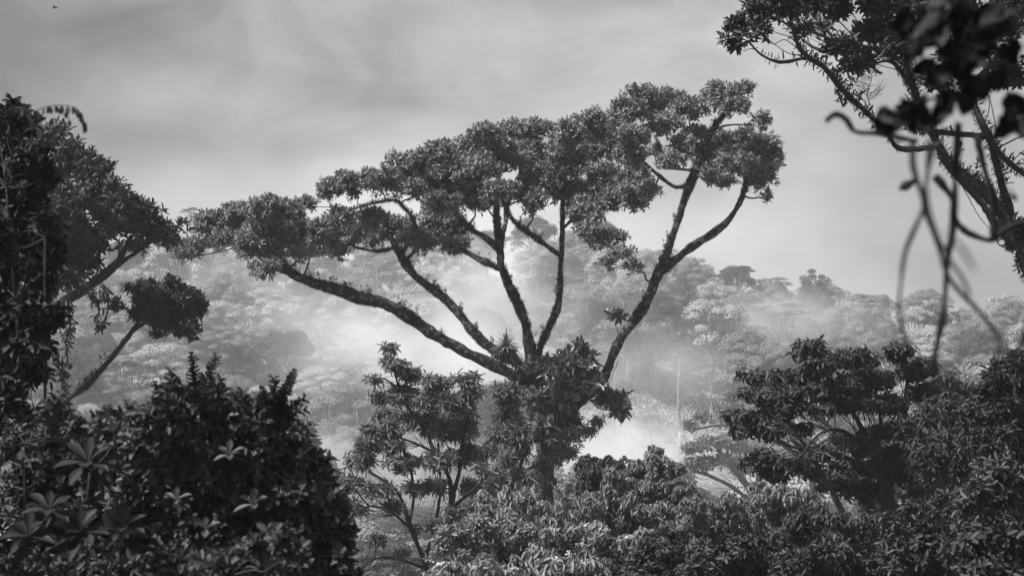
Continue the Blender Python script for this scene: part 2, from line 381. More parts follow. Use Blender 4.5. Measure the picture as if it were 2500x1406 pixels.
# ------------------------------------------------------------------ the giant spreading tree
DM = 80
ML = [
 dict(p=[(1330, 1250, 33), (1328, 1185, 29), (1335, 1120, 30), (1338, 1060, 36), (1328, 1000, 44), (1312, 945, 38), (1304, 905, 26), (1296, 862, 18), (1288, 820, 16), (1279, 780, 15), (1260, 735, 14), (1237, 685, 13), (1223, 645, 13), (1220, 600, 12), (1215, 560, 11), (1212, 515, 10), (1215, 460, 8), (1220, 400, 5)], moss=.9),
 dict(p=[(1318, 985, 26), (1265, 927, 20), (1215, 897, 18), (1150, 866, 17), (1080, 828, 18), (1022, 790, 18), (975, 760, 19), (935, 740, 20), (880, 728, 22), (822, 708, 17), (762, 690, 15), (715, 668, 12), (690, 645, 10), (660, 620, 7), (620, 580, 4)], d=(0, -2), moss=2.3),
 dict(p=[(765, 692, 12), (725, 680, 9), (690, 660, 7), (660, 655, 5)], d=(-1.8, -3)),
 dict(p=[(1310, 930, 20), (1262, 885, 17), (1195, 848, 14), (1150, 805, 13), (1120, 765, 13), (1080, 725, 14), (1040, 695, 13), (1010, 670, 14), (985, 635, 12), (965, 600, 10), (945, 560, 8), (935, 515, 5)], d=(0, 3), moss=1.8),
 dict(p=[(966, 604, 6), (925, 613, 5), (880, 607, 4), (850, 595, 3)], d=(3, 1), moss=1.2),
 dict(p=[(985, 640, 7), (1030, 600, 6), (1075, 570, 4)], d=(3, 5)),
 dict(p=[(978, 625, 7), (1012, 570, 6), (1008, 535, 6), (985, 505, 6), (960, 489, 5), (905, 498, 4), (855, 512, 3)], d=(3, 0), moss=1.),
 dict(p=[(1222, 657, 12), (1180, 638, 9), (1140, 617, 8), (1100, 597, 7), (1060, 580, 5)], d=(0, 3), moss=1.),
 dict(p=[(1221, 610, 11), (1185, 580, 9), (1150, 560, 9), (1120, 530, 9), (1090, 490, 8), (1060, 450, 6), (1020, 420, 4)], d=(0, -4), moss=1.2),
 dict(p=[(1220, 605, 10), (1233, 550, 8), (1240, 500, 7), (1262, 440, 5), (1290, 390, 4)], d=(0, 4), moss=.6),
 dict(p=[(1304, 930, 22), (1318, 852, 14), (1340, 800, 13), (1360, 755, 13), (1367, 710, 11), (1368, 660, 10), (1372, 600, 10), (1373, 540, 9), (1375, 480, 8), (1380, 420, 6), (1395, 370, 4)], d=(0, 1), moss=.5),
 dict(p=[(1368, 624, 9), (1330, 597, 8), (1295, 572, 8), (1262, 547, 7), (1240, 520, 6), (1225, 480, 4)], d=(0, -2), moss=1.),
 dict(p=[(1374, 520, 7), (1400, 480, 6), (1440, 440, 5), (1480, 400, 4)], d=(1, 4)),
 dict(p=[(1372, 560, 6), (1410, 530, 5), (1450, 545, 4), (1475, 585, 3), (1510, 620, 2.5)], d=(1, -3)),
 dict(p=[(1330, 1060, 40), (1375, 1005, 36), (1425, 965, 26), (1462, 935, 18), (1484, 900, 16), (1503, 850, 16), (1527, 808, 19), (1562, 765, 18), (1590, 710, 15), (1608, 665, 16), (1622, 636, 16), (1636, 595, 12), (1655, 540, 12), (1672, 485, 12), (1690, 440, 11), (1710, 390, 10), (1727, 340, 8), (1752, 300, 6), (1790, 260, 4)], d=(0, 2), moss=1.1),
 dict(p=[(1614, 662, 14), (1650, 634, 14), (1690, 602, 13), (1740, 571, 13), (1780, 535, 11), (1808, 490, 9), (1821, 450, 7), (1822, 400, 5)], d=(1, 4), moss=1.3),
 dict(p=[(1683, 470, 8), (1676, 457, 7), (1645, 455, 7), (1610, 430, 7), (1570, 395, 6), (1530, 362, 4)], d=(1.5, -3), moss=1.2),
 dict(p=[(1702, 418, 6), (1655, 412, 5), (1605, 407, 5)], d=(1.5, 3), moss=1),
 dict(p=[(1722, 386, 5), (1680, 374, 4), (1640, 355, 3)], d=(1.5, -2)),
 dict(p=[(1738, 318, 4), (1780, 306, 3), (1835, 305, 2)], d=(1.8, 0)),
 dict(p=[(1712, 385, 6), (1690, 330, 5), (1640, 290, 4), (1600, 270, 3)], d=(1.6, 2)),
]
MP = [(448, 605, 26, 30), (650, 660, 34, 26), (465, 612, 36, 36), (520, 566, 52, 50), (585, 545, 52, 48), (645, 522, 60, 45), (700, 520, 52, 34), (660, 582, 70, 45), (642, 650, 36, 24, .8), (742, 572, 62, 42), (735, 620, 50, 16, .5), (800, 585, 48, 42), (825, 612, 36, 28), (745, 500, 36, 20),
 (803, 470, 44, 34), (862, 455, 56, 34), (930, 438, 60, 36), (1000, 412, 60, 38), (1060, 385, 60, 38), (1010, 462, 62, 28), (1095, 440, 68, 46), (835, 535, 50, 30), (880, 560, 42, 24),
 (920, 532, 50, 22), (965, 555, 62, 34), (1010, 582, 52, 26), (1072, 556, 50, 44), (1102, 605, 30, 30), (905, 590, 34, 20, .8), (1080, 500, 46, 28),
 (1125, 365, 52, 34), (1190, 340, 54, 38), (1255, 325, 54, 32), (1165, 420, 66, 46), (1150, 480, 48, 34), (1235, 395, 66, 50), (1225, 470, 46, 30), (1318, 325, 54, 34), (1310, 395, 60, 50), (1385, 330, 50, 38), (1385, 400, 56, 50), (1296, 498, 30, 34, .8), (1290, 450, 40, 24, .6),
 (1450, 312, 50, 40), (1455, 375, 56, 44), (1395, 470, 46, 36), (1425, 525, 48, 32), (1480, 440, 54, 44), (1548, 450, 46, 52), (1535, 385, 52, 34, .8), (1580, 470, 22, 36),
 (1455, 578, 30, 26), (1500, 585, 34, 26), (1515, 622, 30, 16, .8), (1550, 656, 24, 14, .8), (1480, 645, 15, 12, .7),
 (1522, 278, 48, 40), (1552, 234, 36, 22), (1595, 250, 52, 38), (1645, 238, 44, 28), (1620, 305, 56, 34), (1690, 268, 50, 40), (1755, 236, 50, 34), (1810, 224, 42, 24), (1795, 262, 34, 20, .8), (1668, 345, 36, 22, .6), (1640, 392, 40, 24, .5), (1600, 370, 30, 18, .5), (1700, 330, 34, 30, .6),
 (1745, 345, 44, 30, .7), (1805, 345, 52, 38, .8), (1860, 365, 42, 44, .8), (1780, 405, 62, 42, .8), (1850, 430, 48, 42, .8), (1875, 483, 24, 16, .7), (1862, 298, 30, 24, .55), (1735, 428, 34, 30, .7),
 (608, 600, 46, 36), (655, 618, 52, 34), (690, 560, 56, 42), (762, 600, 46, 36), (560, 585, 36, 30), (860, 580, 50, 38), (822, 615, 36, 24), (1042, 585, 44, 36), (1112, 565, 32, 44), (1062, 515, 46, 34), (1092, 490, 46, 36), (1182, 500, 42, 24, .8), (1285, 470, 50, 34), (1352, 468, 44, 36), (1428, 505, 54, 40), (1485, 490, 54, 38), (1562, 485, 40, 32), (1345, 435, 50, 40), (1538, 335, 50, 34), (1488, 342, 50, 36), (1832, 385, 54, 46), (1792, 372, 54, 44), (1765, 435, 46, 30), (1882, 400, 28, 44), (1722, 385, 36, 40, .7), (1130, 600, 22, 22, .8), (1435, 560, 34, 24)]
LEAF_MAIN = dict(k=8, L=.165, W=.058, jl=.5, dens=4.4, sub=17, spread=3.2, tw=.05, top=.72, fill=1.9, a0=20, a1=100, up=.75, droop=.12)
for l_ in ML: l_['p'] = [(x, y, r*(.8 if r > 24 else .7)) for x, y, r in l_['p']]
main, mskel = traced_tree('giant_tree', 'giant spreading tree whose mossy forked limbs carry a wide flat crown across the middle', 'tree', DM, ML, MP, LEAF_MAIN, M_main, M_bark, 11, moss_d=900, moss_L=.125)

# ------------------------------------------------------------------ epiphytes on it
def strap_plant(name, label, px, py, D, n, L, W, seed, beard=0, tilt=(0, -.2, 1), m=None):
    rng = rg(seed); c = P(px, py, D); root = empty(name, c, label, 'epiphyte'); mb = MB()
    ax = nrm(np.array([tilt], float)); u, v = basis(ax)
    for i in range(n):
        ph = i*2.4; al = math.radians(8+88*(i/n)**.7)+rng.normal(0, .08); rad = (u*math.cos(ph)+v*math.sin(ph))[0]
        d = ax[0]*math.cos(al)+rad*math.sin(al); LL = L*rng.uniform(.75, 1.1); t = np.linspace(0, 1, 6)[:, None]
        p = c+d*t*LL+np.array([0, 0, -1.])*t*t*LL*.3*math.sin(al); s = np.cross(d, ax[0]); s = s/max(np.linalg.norm(s), 1e-6)
        w_ = W*np.array([.8, 1, .95, .75, .45, .05])[:, None]; nn = np.cross(s, d)
        vv = np.stack([p+s*w_+nn*w_*.5, p, p-s*w_+nn*w_*.5], 1); i0 = (np.arange(5)*3)[:, None]
        mb.add(vv, np.concatenate([i0+[[0, 1, 4, 3]], i0+[[1, 2, 5, 4]]]))
    mb.build('leaf_rosette', m or M_epi, root, c)
    if beard:
        b = MB(); k = beard; pos = c+rng.normal(0, .2, (k, 3))*np.array([1, 1, .4])*L; d = rng.normal(0, .35, (k, 3))+np.array([0, 0, -1.])
        leaves(b, pos, d, rng.normal(0, 1, (k, 3)), L*rng.uniform(.5, 1.2, k), W*.7); b.build('dead_leaves', M_dark, root, c)
    return root
strap_plant('bromeliad', 'large bromeliad with spiky rosette in the crook of the left limbs', 1236, 845, 78.9, 44, .78, .045, 5, beard=260)
strap_plant('bromeliad', 'small bromeliad below the large one beside the central fork', 1268, 893, 78.8, 34, .5, .03, 6, beard=80)
strap_plant('bromeliad', 'strap leaved bromeliad sticking out of the trunk among the epiphyte bush', 1350, 992, 78.6, 40, .95, .035, 7, beard=120, tilt=(.15, -.7, .7))
strap_plant('bromeliad', 'tiny spiky air plant on the second mossy limb left', 1165, 800, 79.2, 14, .3, .012, 8, tilt=(0, 0, 1))
strap_plant('bromeliad', 'tiny tuft of leaves perched on the longest left limb', 1078, 815, 79.2, 22, .36, .02, 9, tilt=(0, 0, 1))
def leafy_bush(name, label, cat, D, pads, leaf, mleaf, seed, hub, mbark=None, group=None):
    rng = rg(seed); c = P(hub[0], hub[1], D); root = empty(name, c, label, cat, group); lf = MB(); tw = MB()
    sk = np.array([[*c, leaf['tw']*2]]); crown(lf, tw, pads, D, leaf, rng, sk)
    tw.build('stems', mbark or M_twig, root, c); lf.build('foliage', mleaf, root, c); return root
EPI = dict(k=9, L=.4, W=.14, dens=.7, sub=16, spread=.5, tw=.035, top=.6, fill=1.3, a0=25, a1=110, up=.5, droop=.15)
leafy_bush('epiphyte_shrub', 'broad leaved epiphyte shrub filling the fork above the trunk', 'epiphyte', 78.8, [(1340, 905, 34, 32), (1385, 890, 34, 30), (1410, 862, 22, 24), (1430, 905, 34, 34), (1400, 945, 44, 30), (1345, 955, 30, 26, .7), (1450, 935, 22, 20)], EPI, M_epi, 21, (1370, 990))
leafy_bush('epiphyte_shrub', 'broad leaved epiphyte hanging off the outer side of the right limb', 'epiphyte', 79.2, [(1475, 975, 26, 20, .8), (1500, 985, 24, 20, .8), (1515, 1002, 12, 14, .6)], EPI, M_epi, 22, (1440, 975))
leafy_bush('epiphyte_shrub', 'large pale leaves sprouting low on the front of the trunk', 'epiphyte', 78.4, [(1325, 1040, 30, 26, .35), (1310, 985, 24, 24, .35), (1370, 985, 26, 20, .35)], dict(EPI, L=.55, W=.24, k=6), M_pale, 23, (1335, 1050))
WIL = dict(k=8, L=.34, W=.04, dens=2.2, sub=14, spread=.4, tw=.02, top=.5, fill=1.5, a0=60, a1=150, up=-.2, droop=.2, gsag=.7)
leafy_bush('hanging_fern', 'clump of narrow drooping leaves hanging below the right fork', 'epiphyte', 78.8, [(1400, 1062, 36, 26), (1430, 1050, 24, 22), (1385, 1100, 26, 22), (1360, 1070, 30, 26), (1355, 1120, 26, 24), (1455, 1025, 18, 14)], WIL, M_main, 24, (1380, 1040))
leafy_bush('hanging_fern', 'dark matted fern clump wrapped round the middle of the trunk', 'epiphyte', 79.0, [(1335, 1075, 32, 30), (1330, 1020, 34, 30), (1390, 1020, 36, 24), (1310, 970, 28, 26), (1290, 935, 20, 18), (1322, 1135, 26, 26, .5), (1345, 1180, 22, 18, .3)], dict(WIL, L=.26, dens=3., gsag=.4), M_dark, 25, (1335, 1040))
leafy_bush('epiphyte_sprig', 'lone upright sprig with oval leaves growing from the right limb', 'epiphyte', 79.3, [(1505, 775, 13, 13, .5)], dict(EPI, L=.3, W=.13, sub=9, tw=.02), M_epi, 26, (1508, 812))

# ------------------------------------------------------------------ other near and middle trees
LEAF_L = dict(k=8, L=.24, W=.08, dens=1.9, sub=20, spread=3, tw=.035, top=.75, fill=1.6, a0=25, a1=100, up=.65)
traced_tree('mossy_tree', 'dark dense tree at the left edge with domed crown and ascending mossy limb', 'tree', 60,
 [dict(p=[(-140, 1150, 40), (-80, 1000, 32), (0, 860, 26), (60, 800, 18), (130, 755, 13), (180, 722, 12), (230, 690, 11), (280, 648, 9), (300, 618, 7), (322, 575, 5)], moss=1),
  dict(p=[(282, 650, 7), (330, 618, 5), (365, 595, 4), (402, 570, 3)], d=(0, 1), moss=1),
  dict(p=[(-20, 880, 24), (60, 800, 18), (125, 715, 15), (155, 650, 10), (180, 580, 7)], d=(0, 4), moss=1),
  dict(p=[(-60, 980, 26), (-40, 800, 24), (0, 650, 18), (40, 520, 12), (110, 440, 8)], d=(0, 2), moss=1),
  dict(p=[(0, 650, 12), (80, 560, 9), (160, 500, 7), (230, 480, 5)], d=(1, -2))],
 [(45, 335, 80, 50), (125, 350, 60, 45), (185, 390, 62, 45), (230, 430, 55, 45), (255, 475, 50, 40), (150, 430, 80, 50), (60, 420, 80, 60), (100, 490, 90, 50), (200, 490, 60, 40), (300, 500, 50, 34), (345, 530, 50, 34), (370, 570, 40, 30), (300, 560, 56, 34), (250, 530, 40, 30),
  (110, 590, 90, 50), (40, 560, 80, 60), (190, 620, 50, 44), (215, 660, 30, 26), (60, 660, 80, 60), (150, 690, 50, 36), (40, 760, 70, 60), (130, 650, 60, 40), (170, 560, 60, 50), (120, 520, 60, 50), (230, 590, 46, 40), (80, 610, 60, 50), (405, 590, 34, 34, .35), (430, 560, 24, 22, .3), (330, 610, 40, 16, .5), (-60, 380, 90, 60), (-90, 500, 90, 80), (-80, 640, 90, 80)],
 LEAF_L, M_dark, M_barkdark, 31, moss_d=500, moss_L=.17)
traced_tree('small_round_tree', 'small dark tree with a round ball crown on a thin leaning trunk', 'tree', 65,
 [dict(p=[(-120, 1130, 16), (0, 1062, 10), (60, 1028, 9), (150, 984, 8), (212, 936, 7.5), (260, 888, 6.5), (302, 836, 6), (330, 798, 5), (352, 765, 4)], moss=1),
  dict(p=[(325, 808, 5), (380, 770, 4), (440, 750, 3)], d=(0, 1)), dict(p=[(340, 790, 4), (310, 755, 3), (285, 748, 2)], d=(0, -1))],
 [(395, 725, 70, 44), (440, 740, 44, 46), (345, 715, 38, 32), (400, 780, 52, 38), (475, 765, 24, 32), (440, 808, 40, 22), (350, 750, 34, 26), (285, 747, 16, 13, .6), (330, 775, 16, 12, .4), (385, 822, 20, 10, .5), (480, 735, 16, 12, .6), (415, 690, 22, 12, .6)],
 dict(LEAF_L, L=.18, W=.07, dens=4.2, sub=15, spread=.8), M_dark, M_barkdark, 32, moss_d=500, moss_L=.15)
LEAF_Y = dict(extra=3, k=8, L=.22, W=.045, dens=.75, sub=10, spread=1.6, tw=.022, top=.6, fill=1.15, a0=45, a1=115, up=.7, droop=.3, stalks=3)
traced_tree('young_tree', 'slender many stemmed young tree with whorled drooping leaves left of the big trunk', 'tree', 62,
 [dict(p=[(1085, 1430, 9.36), (1088, 1330, 8.64), (1100, 1250, 7.92), (1103, 1200, 7.2), (1090, 1150, 5.76), (1060, 1100, 5.04), (1038, 1050, 4.32), (1000, 1000, 3.6), (975, 950, 2.88), (960, 890, 2.16)]),
  dict(p=[(1103, 1215, 5.76), (1122, 1150, 5.04), (1130, 1080, 4.32), (1142, 1020, 3.6), (1145, 950, 2.16)], d=(0, 1)),
  dict(p=[(1106, 1238, 3.6), (1140, 1208, 3.6), (1175, 1175, 2.88), (1195, 1140, 2.16)], d=(0, -1)),
  dict(p=[(1050, 1440, 9.36), (1042, 1385, 8.64), (1020, 1330, 6.48), (1000, 1280, 5.76), (985, 1230, 4.32), (960, 1190, 3.6), (900, 1150, 2.88)], d=(0, -.5)),
  dict(p=[(1036, 1365, 5.04), (1058, 1300, 4.32), (1070, 1240, 3.6), (1075, 1180, 2.88), (1070, 1080, 2.16)], d=(0, .8)),
  dict(p=[(1035, 1385, 3.6), (960, 1362, 2.88), (905, 1368, 2.16), (870, 1410, 1.8)], d=(0, -1)),
  dict(p=[(1005, 1290, 3.6), (945, 1243, 2.52), (900, 1232, 2.16), (865, 1190, 1.8)], d=(0, -1.5)),
  dict(p=[(1062, 1105, 3.6), (1010, 1080, 2.88), (950, 1065, 2.52), (900, 1090, 2.16)], d=(0, -1)),
  dict(p=[(1000, 1280, 3.6), (1010, 1200, 2.88), (995, 1120, 2.88), (960, 1050, 2.16)], d=(0, 1.4)),
  dict(p=[(985, 965, 2.16), (940, 925, 1.8), (912, 930, 1.44)], d=(0, 0))],
 [(955, 855, 28, 14), (962, 890, 36, 22), (1000, 920, 40, 24), (912, 930, 20, 10, .7), (1060, 938, 42, 20), (1130, 932, 46, 24), (925, 970, 28, 18), (985, 968, 52, 28), (1060, 985, 54, 32), (1130, 990, 44, 34), (955, 1020, 44, 24, .9), (1040, 1040, 60, 32), (1115, 1050, 54, 36), (900, 1088, 44, 24), (880, 1128, 38, 24), (955, 1095, 42, 22, .8), (1000, 1135, 52, 26, .8), (865, 1182, 34, 20), (920, 1195, 46, 20, .8), (1010, 1195, 42, 18, .7), (1080, 1125, 44, 30, .8), (960, 1238, 34, 16, .7), (880, 1250, 22, 10, .7), (1140, 1115, 36, 32, .7), (918, 1322, 22, 16, .7), (975, 1350, 26, 12, .6), (1062, 1288, 26, 14, .6), (1150, 1190, 30, 24, .5), (1175, 1150, 24, 18, .6), (1010, 1290, 26, 12, .5), (1165, 955, 30, 18, .6), (940, 1050, 44, 26), (905, 1050, 26, 16, .7), (1060, 1190, 44, 20, .6), (860, 1230, 24, 12, .6), (1110, 1250, 30, 16, .5)],
 LEAF_Y, M_mid, M_barkdark, 33, split=True)
traced_tree('young_tree', 'thinner young tree with open leafy stems just behind, close against the big trunk', 'tree', 72,
 [dict(p=[(1190, 1300, 7), (1193, 1230, 6), (1197, 1180, 5), (1216, 1130, 4), (1245, 1060, 4), (1250, 980, 3)]),
  dict(p=[(1225, 1300, 6), (1237, 1225, 5.5), (1252, 1180, 5), (1272, 1130, 4), (1292, 1090, 3)], d=(0, -.6)),
  dict(p=[(1197, 1185, 5), (1180, 1140, 4), (1185, 1090, 3), (1200, 1040, 2)], d=(0, 1)), dict(p=[(1255, 1175, 4), (1300, 1140, 3), (1320, 1130, 2)], d=(0, 0))],
 [(1240, 955, 40, 20), (1232, 1005, 32, 28), (1262, 1055, 28, 30, .7), (1218, 1065, 28, 22, .7), (1188, 1108, 28, 20, .7), (1242, 1125, 30, 20, .6), (1275, 1168, 30, 20, .8), (1205, 1175, 34, 20, .7), (1230, 1225, 40, 20), (1160, 1230, 30, 20), (1235, 1030, 26, 20, .6), (1270, 1100, 24, 20, .6), (1240, 985, 30, 18), (1255, 1215, 40, 20)],
 dict(LEAF_Y, L=.34), M_mid, M_barkdark, 34)
LEAF_R = dict(extra=3, k=8, L=.165, W=.062, jl=.5, dens=2.6, sub=17, spread=2.4, tw=.032, top=.65, fill=1.95, a0=50, a1=130, up=.6, droop=.3, gsag=.35, stalks=3)
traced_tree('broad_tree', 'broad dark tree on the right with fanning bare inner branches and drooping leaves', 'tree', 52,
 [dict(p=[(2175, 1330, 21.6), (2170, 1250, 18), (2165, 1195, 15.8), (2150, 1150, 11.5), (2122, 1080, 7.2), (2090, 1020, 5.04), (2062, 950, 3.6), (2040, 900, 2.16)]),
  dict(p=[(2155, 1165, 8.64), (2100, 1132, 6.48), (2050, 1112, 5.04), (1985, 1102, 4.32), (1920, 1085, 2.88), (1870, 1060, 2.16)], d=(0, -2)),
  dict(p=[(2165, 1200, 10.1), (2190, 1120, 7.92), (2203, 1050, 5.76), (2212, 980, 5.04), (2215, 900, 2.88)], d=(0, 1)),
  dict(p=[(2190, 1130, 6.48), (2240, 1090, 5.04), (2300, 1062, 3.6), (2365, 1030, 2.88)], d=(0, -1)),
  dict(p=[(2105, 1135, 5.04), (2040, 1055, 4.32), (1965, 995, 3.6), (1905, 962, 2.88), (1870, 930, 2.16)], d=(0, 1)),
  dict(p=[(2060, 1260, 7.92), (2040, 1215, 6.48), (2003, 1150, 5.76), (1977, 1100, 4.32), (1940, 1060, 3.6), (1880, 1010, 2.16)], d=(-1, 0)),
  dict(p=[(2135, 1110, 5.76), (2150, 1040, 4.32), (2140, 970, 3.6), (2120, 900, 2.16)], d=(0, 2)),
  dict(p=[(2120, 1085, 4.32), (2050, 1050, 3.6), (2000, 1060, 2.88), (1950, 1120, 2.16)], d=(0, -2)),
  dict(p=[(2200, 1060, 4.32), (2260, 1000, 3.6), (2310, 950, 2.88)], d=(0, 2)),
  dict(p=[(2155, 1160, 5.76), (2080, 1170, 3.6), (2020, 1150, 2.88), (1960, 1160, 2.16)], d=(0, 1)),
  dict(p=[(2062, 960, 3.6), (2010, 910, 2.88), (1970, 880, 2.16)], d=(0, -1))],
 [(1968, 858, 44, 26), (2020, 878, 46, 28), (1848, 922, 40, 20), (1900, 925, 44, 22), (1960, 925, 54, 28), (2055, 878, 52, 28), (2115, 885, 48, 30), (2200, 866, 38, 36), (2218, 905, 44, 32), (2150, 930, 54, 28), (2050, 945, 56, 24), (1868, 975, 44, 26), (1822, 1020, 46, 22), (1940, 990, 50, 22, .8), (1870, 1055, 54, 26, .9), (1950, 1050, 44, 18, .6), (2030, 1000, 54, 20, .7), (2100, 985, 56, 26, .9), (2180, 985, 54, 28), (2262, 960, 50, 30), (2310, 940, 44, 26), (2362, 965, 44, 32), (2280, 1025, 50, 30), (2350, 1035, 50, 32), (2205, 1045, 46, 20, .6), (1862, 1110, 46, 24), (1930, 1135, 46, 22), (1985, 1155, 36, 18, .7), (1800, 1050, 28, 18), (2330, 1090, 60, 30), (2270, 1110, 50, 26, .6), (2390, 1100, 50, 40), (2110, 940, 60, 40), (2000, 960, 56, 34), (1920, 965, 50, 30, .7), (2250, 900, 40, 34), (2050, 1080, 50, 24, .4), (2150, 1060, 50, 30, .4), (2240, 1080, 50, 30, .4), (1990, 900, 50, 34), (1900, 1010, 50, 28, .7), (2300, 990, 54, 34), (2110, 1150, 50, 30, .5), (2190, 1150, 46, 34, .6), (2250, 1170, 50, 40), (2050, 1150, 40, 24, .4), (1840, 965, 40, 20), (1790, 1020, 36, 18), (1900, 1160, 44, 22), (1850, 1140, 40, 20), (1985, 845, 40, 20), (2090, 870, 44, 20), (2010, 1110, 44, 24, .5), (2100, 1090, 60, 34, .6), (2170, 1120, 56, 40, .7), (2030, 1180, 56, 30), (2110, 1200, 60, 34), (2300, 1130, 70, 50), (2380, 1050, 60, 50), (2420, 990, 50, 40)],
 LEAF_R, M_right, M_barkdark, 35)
LEAF_T = dict(k=8, L=.16, W=.052, extra=1, dens=4.6, sub=18, spread=2, tw=.022, top=.6, fill=1.5, a0=25, a1=110, up=.5, stalks=3)
traced_tree('overhanging_tree', 'dark tree reaching in from the upper right corner with bristly crossing branches', 'tree', 38,
 [dict(p=[(2600, 800, 32), (2540, 690, 27.2), (2495, 600, 20.8), (2455, 535, 16.8), (2425, 490, 14.4), (2375, 445, 12.8), (2325, 405, 12), (2290, 350, 10.4), (2258, 290, 8.8), (2225, 200, 7.2), (2205, 110, 7), (2190, 30, 5)], moss=1),
  dict(p=[(2500, 612, 12.8), (2440, 560, 9.6), (2400, 500, 9.6), (2345, 440, 8.8), (2305, 390, 8), (2285, 350, 7.2)], d=(-.5, -1), moss=1),
  dict(p=[(2290, 360, 6.4), (2232, 364, 7), (2190, 360, 7), (2165, 325, 7), (2122, 280, 7), (2062, 225, 7), (2012, 165, 6), (1972, 140, 5), (1942, 95, 4), (1925, 30, 3)], d=(0, -2), moss=1.2),
  dict(p=[(2475, 560, 12.8), (2445, 450, 11.2), (2420, 350, 10.4), (2385, 270, 8.8), (2365, 200, 6.4), (2340, 110, 6), (2330, 20, 4)], d=(0, 2), moss=1),
  dict(p=[(2560, 470, 9.6), (2500, 425, 7.2), (2450, 385, 7.2), (2420, 340, 7.2)], d=(2, 1), moss=1),
  dict(p=[(2415, 335, 7.2), (2370, 330, 6.4), (2285, 322, 6.4), (2235, 310, 6.4), (2180, 285, 6)], d=(1, -1), moss=1),
  dict(p=[(1968, 142, 4), (1905, 152, 4), (1860, 135, 3), (1825, 100, 2.5)], d=(-2, -2.4), moss=.6),
  dict(p=[(2000, 160, 4), (1950, 120, 3), (1935, 70, 2.5), (1880, 40, 2)], d=(-2, -3)),
  dict(p=[(2240, 230, 7), (2160, 130, 5), (2080, 110, 4), (2000, 85, 3), (1960, 50, 2.5)], d=(0, -1)),
  dict(p=[(2215, 150, 5), (2130, 120, 4), (2060, 128, 3.5), (1990, 118, 3), (1940, 80, 2)], d=(0, 1)),
  dict(p=[(2225, 205, 5), (2170, 150, 4), (2100, 170, 3), (2060, 150, 2.5)], d=(0, 2)),
  dict(p=[(2065, 228, 3), (2060, 260, 2.5), (2045, 225, 2), (2040, 220, 1.5)], d=(-1, -1)),
  dict(p=[(2340, 120, 5), (2400, 60, 4), (2460, 30, 3)], d=(2, 2)), dict(p=[(2365, 210, 5), (2420, 160, 4), (2480, 150, 3)], d=(2, 1))],
 [(1788, 108, 26, 22, .8), (1808, 68, 34, 26), (1850, 36, 46, 32), (1905, 14, 54, 34), (1965, 10, 54, 34), (2035, 25, 56, 34), (1845, 85, 30, 18, .7), (2050, 120, 50, 26, .8), (2085, 165, 36, 22), (2130, 85, 60, 42), (2145, 20, 70, 40), (2200, 110, 52, 46), (2245, 40, 70, 50), (2330, 50, 80, 60), (2330, 145, 60, 50, .9), (2420, 90, 70, 70), (2450, 190, 50, 50, .9), (2295, 205, 44, 34, .7), (2380, 215, 40, 40, .7), (2475, 30, 56, 56), (2120, 150, 34, 20, .7), (1960, 70, 26, 20, .4), (2010, 70, 30, 20, .6), (2475, 605, 20, 16, .4), (2500, 640, 14, 26, .7), (2495, 560, 14, 20, .6), (1900, -40, 70, 34), (2000, -60, 80, 50), (2100, -70, 90, 60), (2220, -80, 90, 70), (2340, -80, 90, 70), (2460, -60, 90, 80), (2570, 20, 80, 80), (2580, 150, 70, 70), (2560, 280, 60, 50, .7)],
 LEAF_T, M_dark2, M_barkdark, 36, moss_d=420, moss_L=.17)

# bare twiggy offshoot on the overhanging tree
def bare_fan(name, label, px, py, D, R, seed, r0=.02, up=(0, 0, 1), n=26, cat='dead branch'):
    rng = rg(seed); c = P(px, py, D); root = empty(name, c, label, cat); mb = MB(); up = nrm(np.array(up, float))
    top = c+up*R; twig(mb, c, top, r0, r0*.3, rng, 0, 5)
    for i in range(n):
        t = rng.uniform(.15, .95); a = c+(top-c)*t; d = nrm(np.array([rng.choice([-1, 1])*rng.uniform(.5, 1), rng.uniform(-.5, .5), 0])+up*rng.uniform(.3, .9)); L = R*rng.uniform(.35, .75)*(1.1-t*.5)
        e = a+d*L; twig(mb, a, e, r0*.4, r0*.12, rng, .05, 4, 3)
        for q in range(3):
            b = a+(e-a)*rng.uniform(.4, .9); twig(mb, b, b+nrm(d+rng.normal(0, .5, 3)+up*.4)*L*.35, r0*.2, r0*.08, rng, 0, 3, 2)
    mb.build('twigs', M_barkdark, root, c); return root
bare_fan('dead_branch', 'fan of bare fine twigs rising from the lowest overhanging branch', 2124, 258, 36.6, 1.15*.6, 41, .012, n=34)
bare_fan('bare_shrub', 'leafless twiggy shrub top standing against the mist right of the broad tree', 2350, 990, 46, 1.0, 42, .02, n=34, cat='shrub')
bare_fan('bare_shrub', 'smaller leafless twiggy shrub top beside the right hand thicket', 2425, 955, 46, .6, 43, .015, n=20, cat='shrub')

# mid distance trees between the foreground and the valley
FEA = dict(k=7, L=.55, W=.07, dens=.9, sub=18, spread=2.2, tw=.05, top=.75, fill=1.4, a0=60, a1=105, up=.8, droop=.3, stalks=3)
traced_tree('feathery_tree', 'hazy fine leaved tree sloping down behind the left foreground bush', 'tree', 112,
 [dict(p=[(640, 1330, 14), (645, 1240, 12), (660, 1150, 9), (680, 1080, 6), (690, 1020, 4)]), dict(p=[(655, 1200, 8), (720, 1140, 6), (780, 1130, 4), (830, 1180, 3)], d=(0, -2)), dict(p=[(650, 1170, 7), (600, 1080, 5), (560, 1000, 4)], d=(0, 2))],
 [(560, 975, 50, 18), (620, 985, 50, 22), (680, 1010, 46, 24), (720, 1050, 44, 24), (750, 1090, 44, 22), (780, 1130, 40, 20, .8), (810, 1165, 36, 16, .7), (660, 1070, 60, 30), (700, 1120, 50, 26, .8), (500, 985, 50, 20), (760, 1175, 40, 14, .5), (600, 1040, 60, 30)],
 FEA, M_mid, M_barkdark, 51)
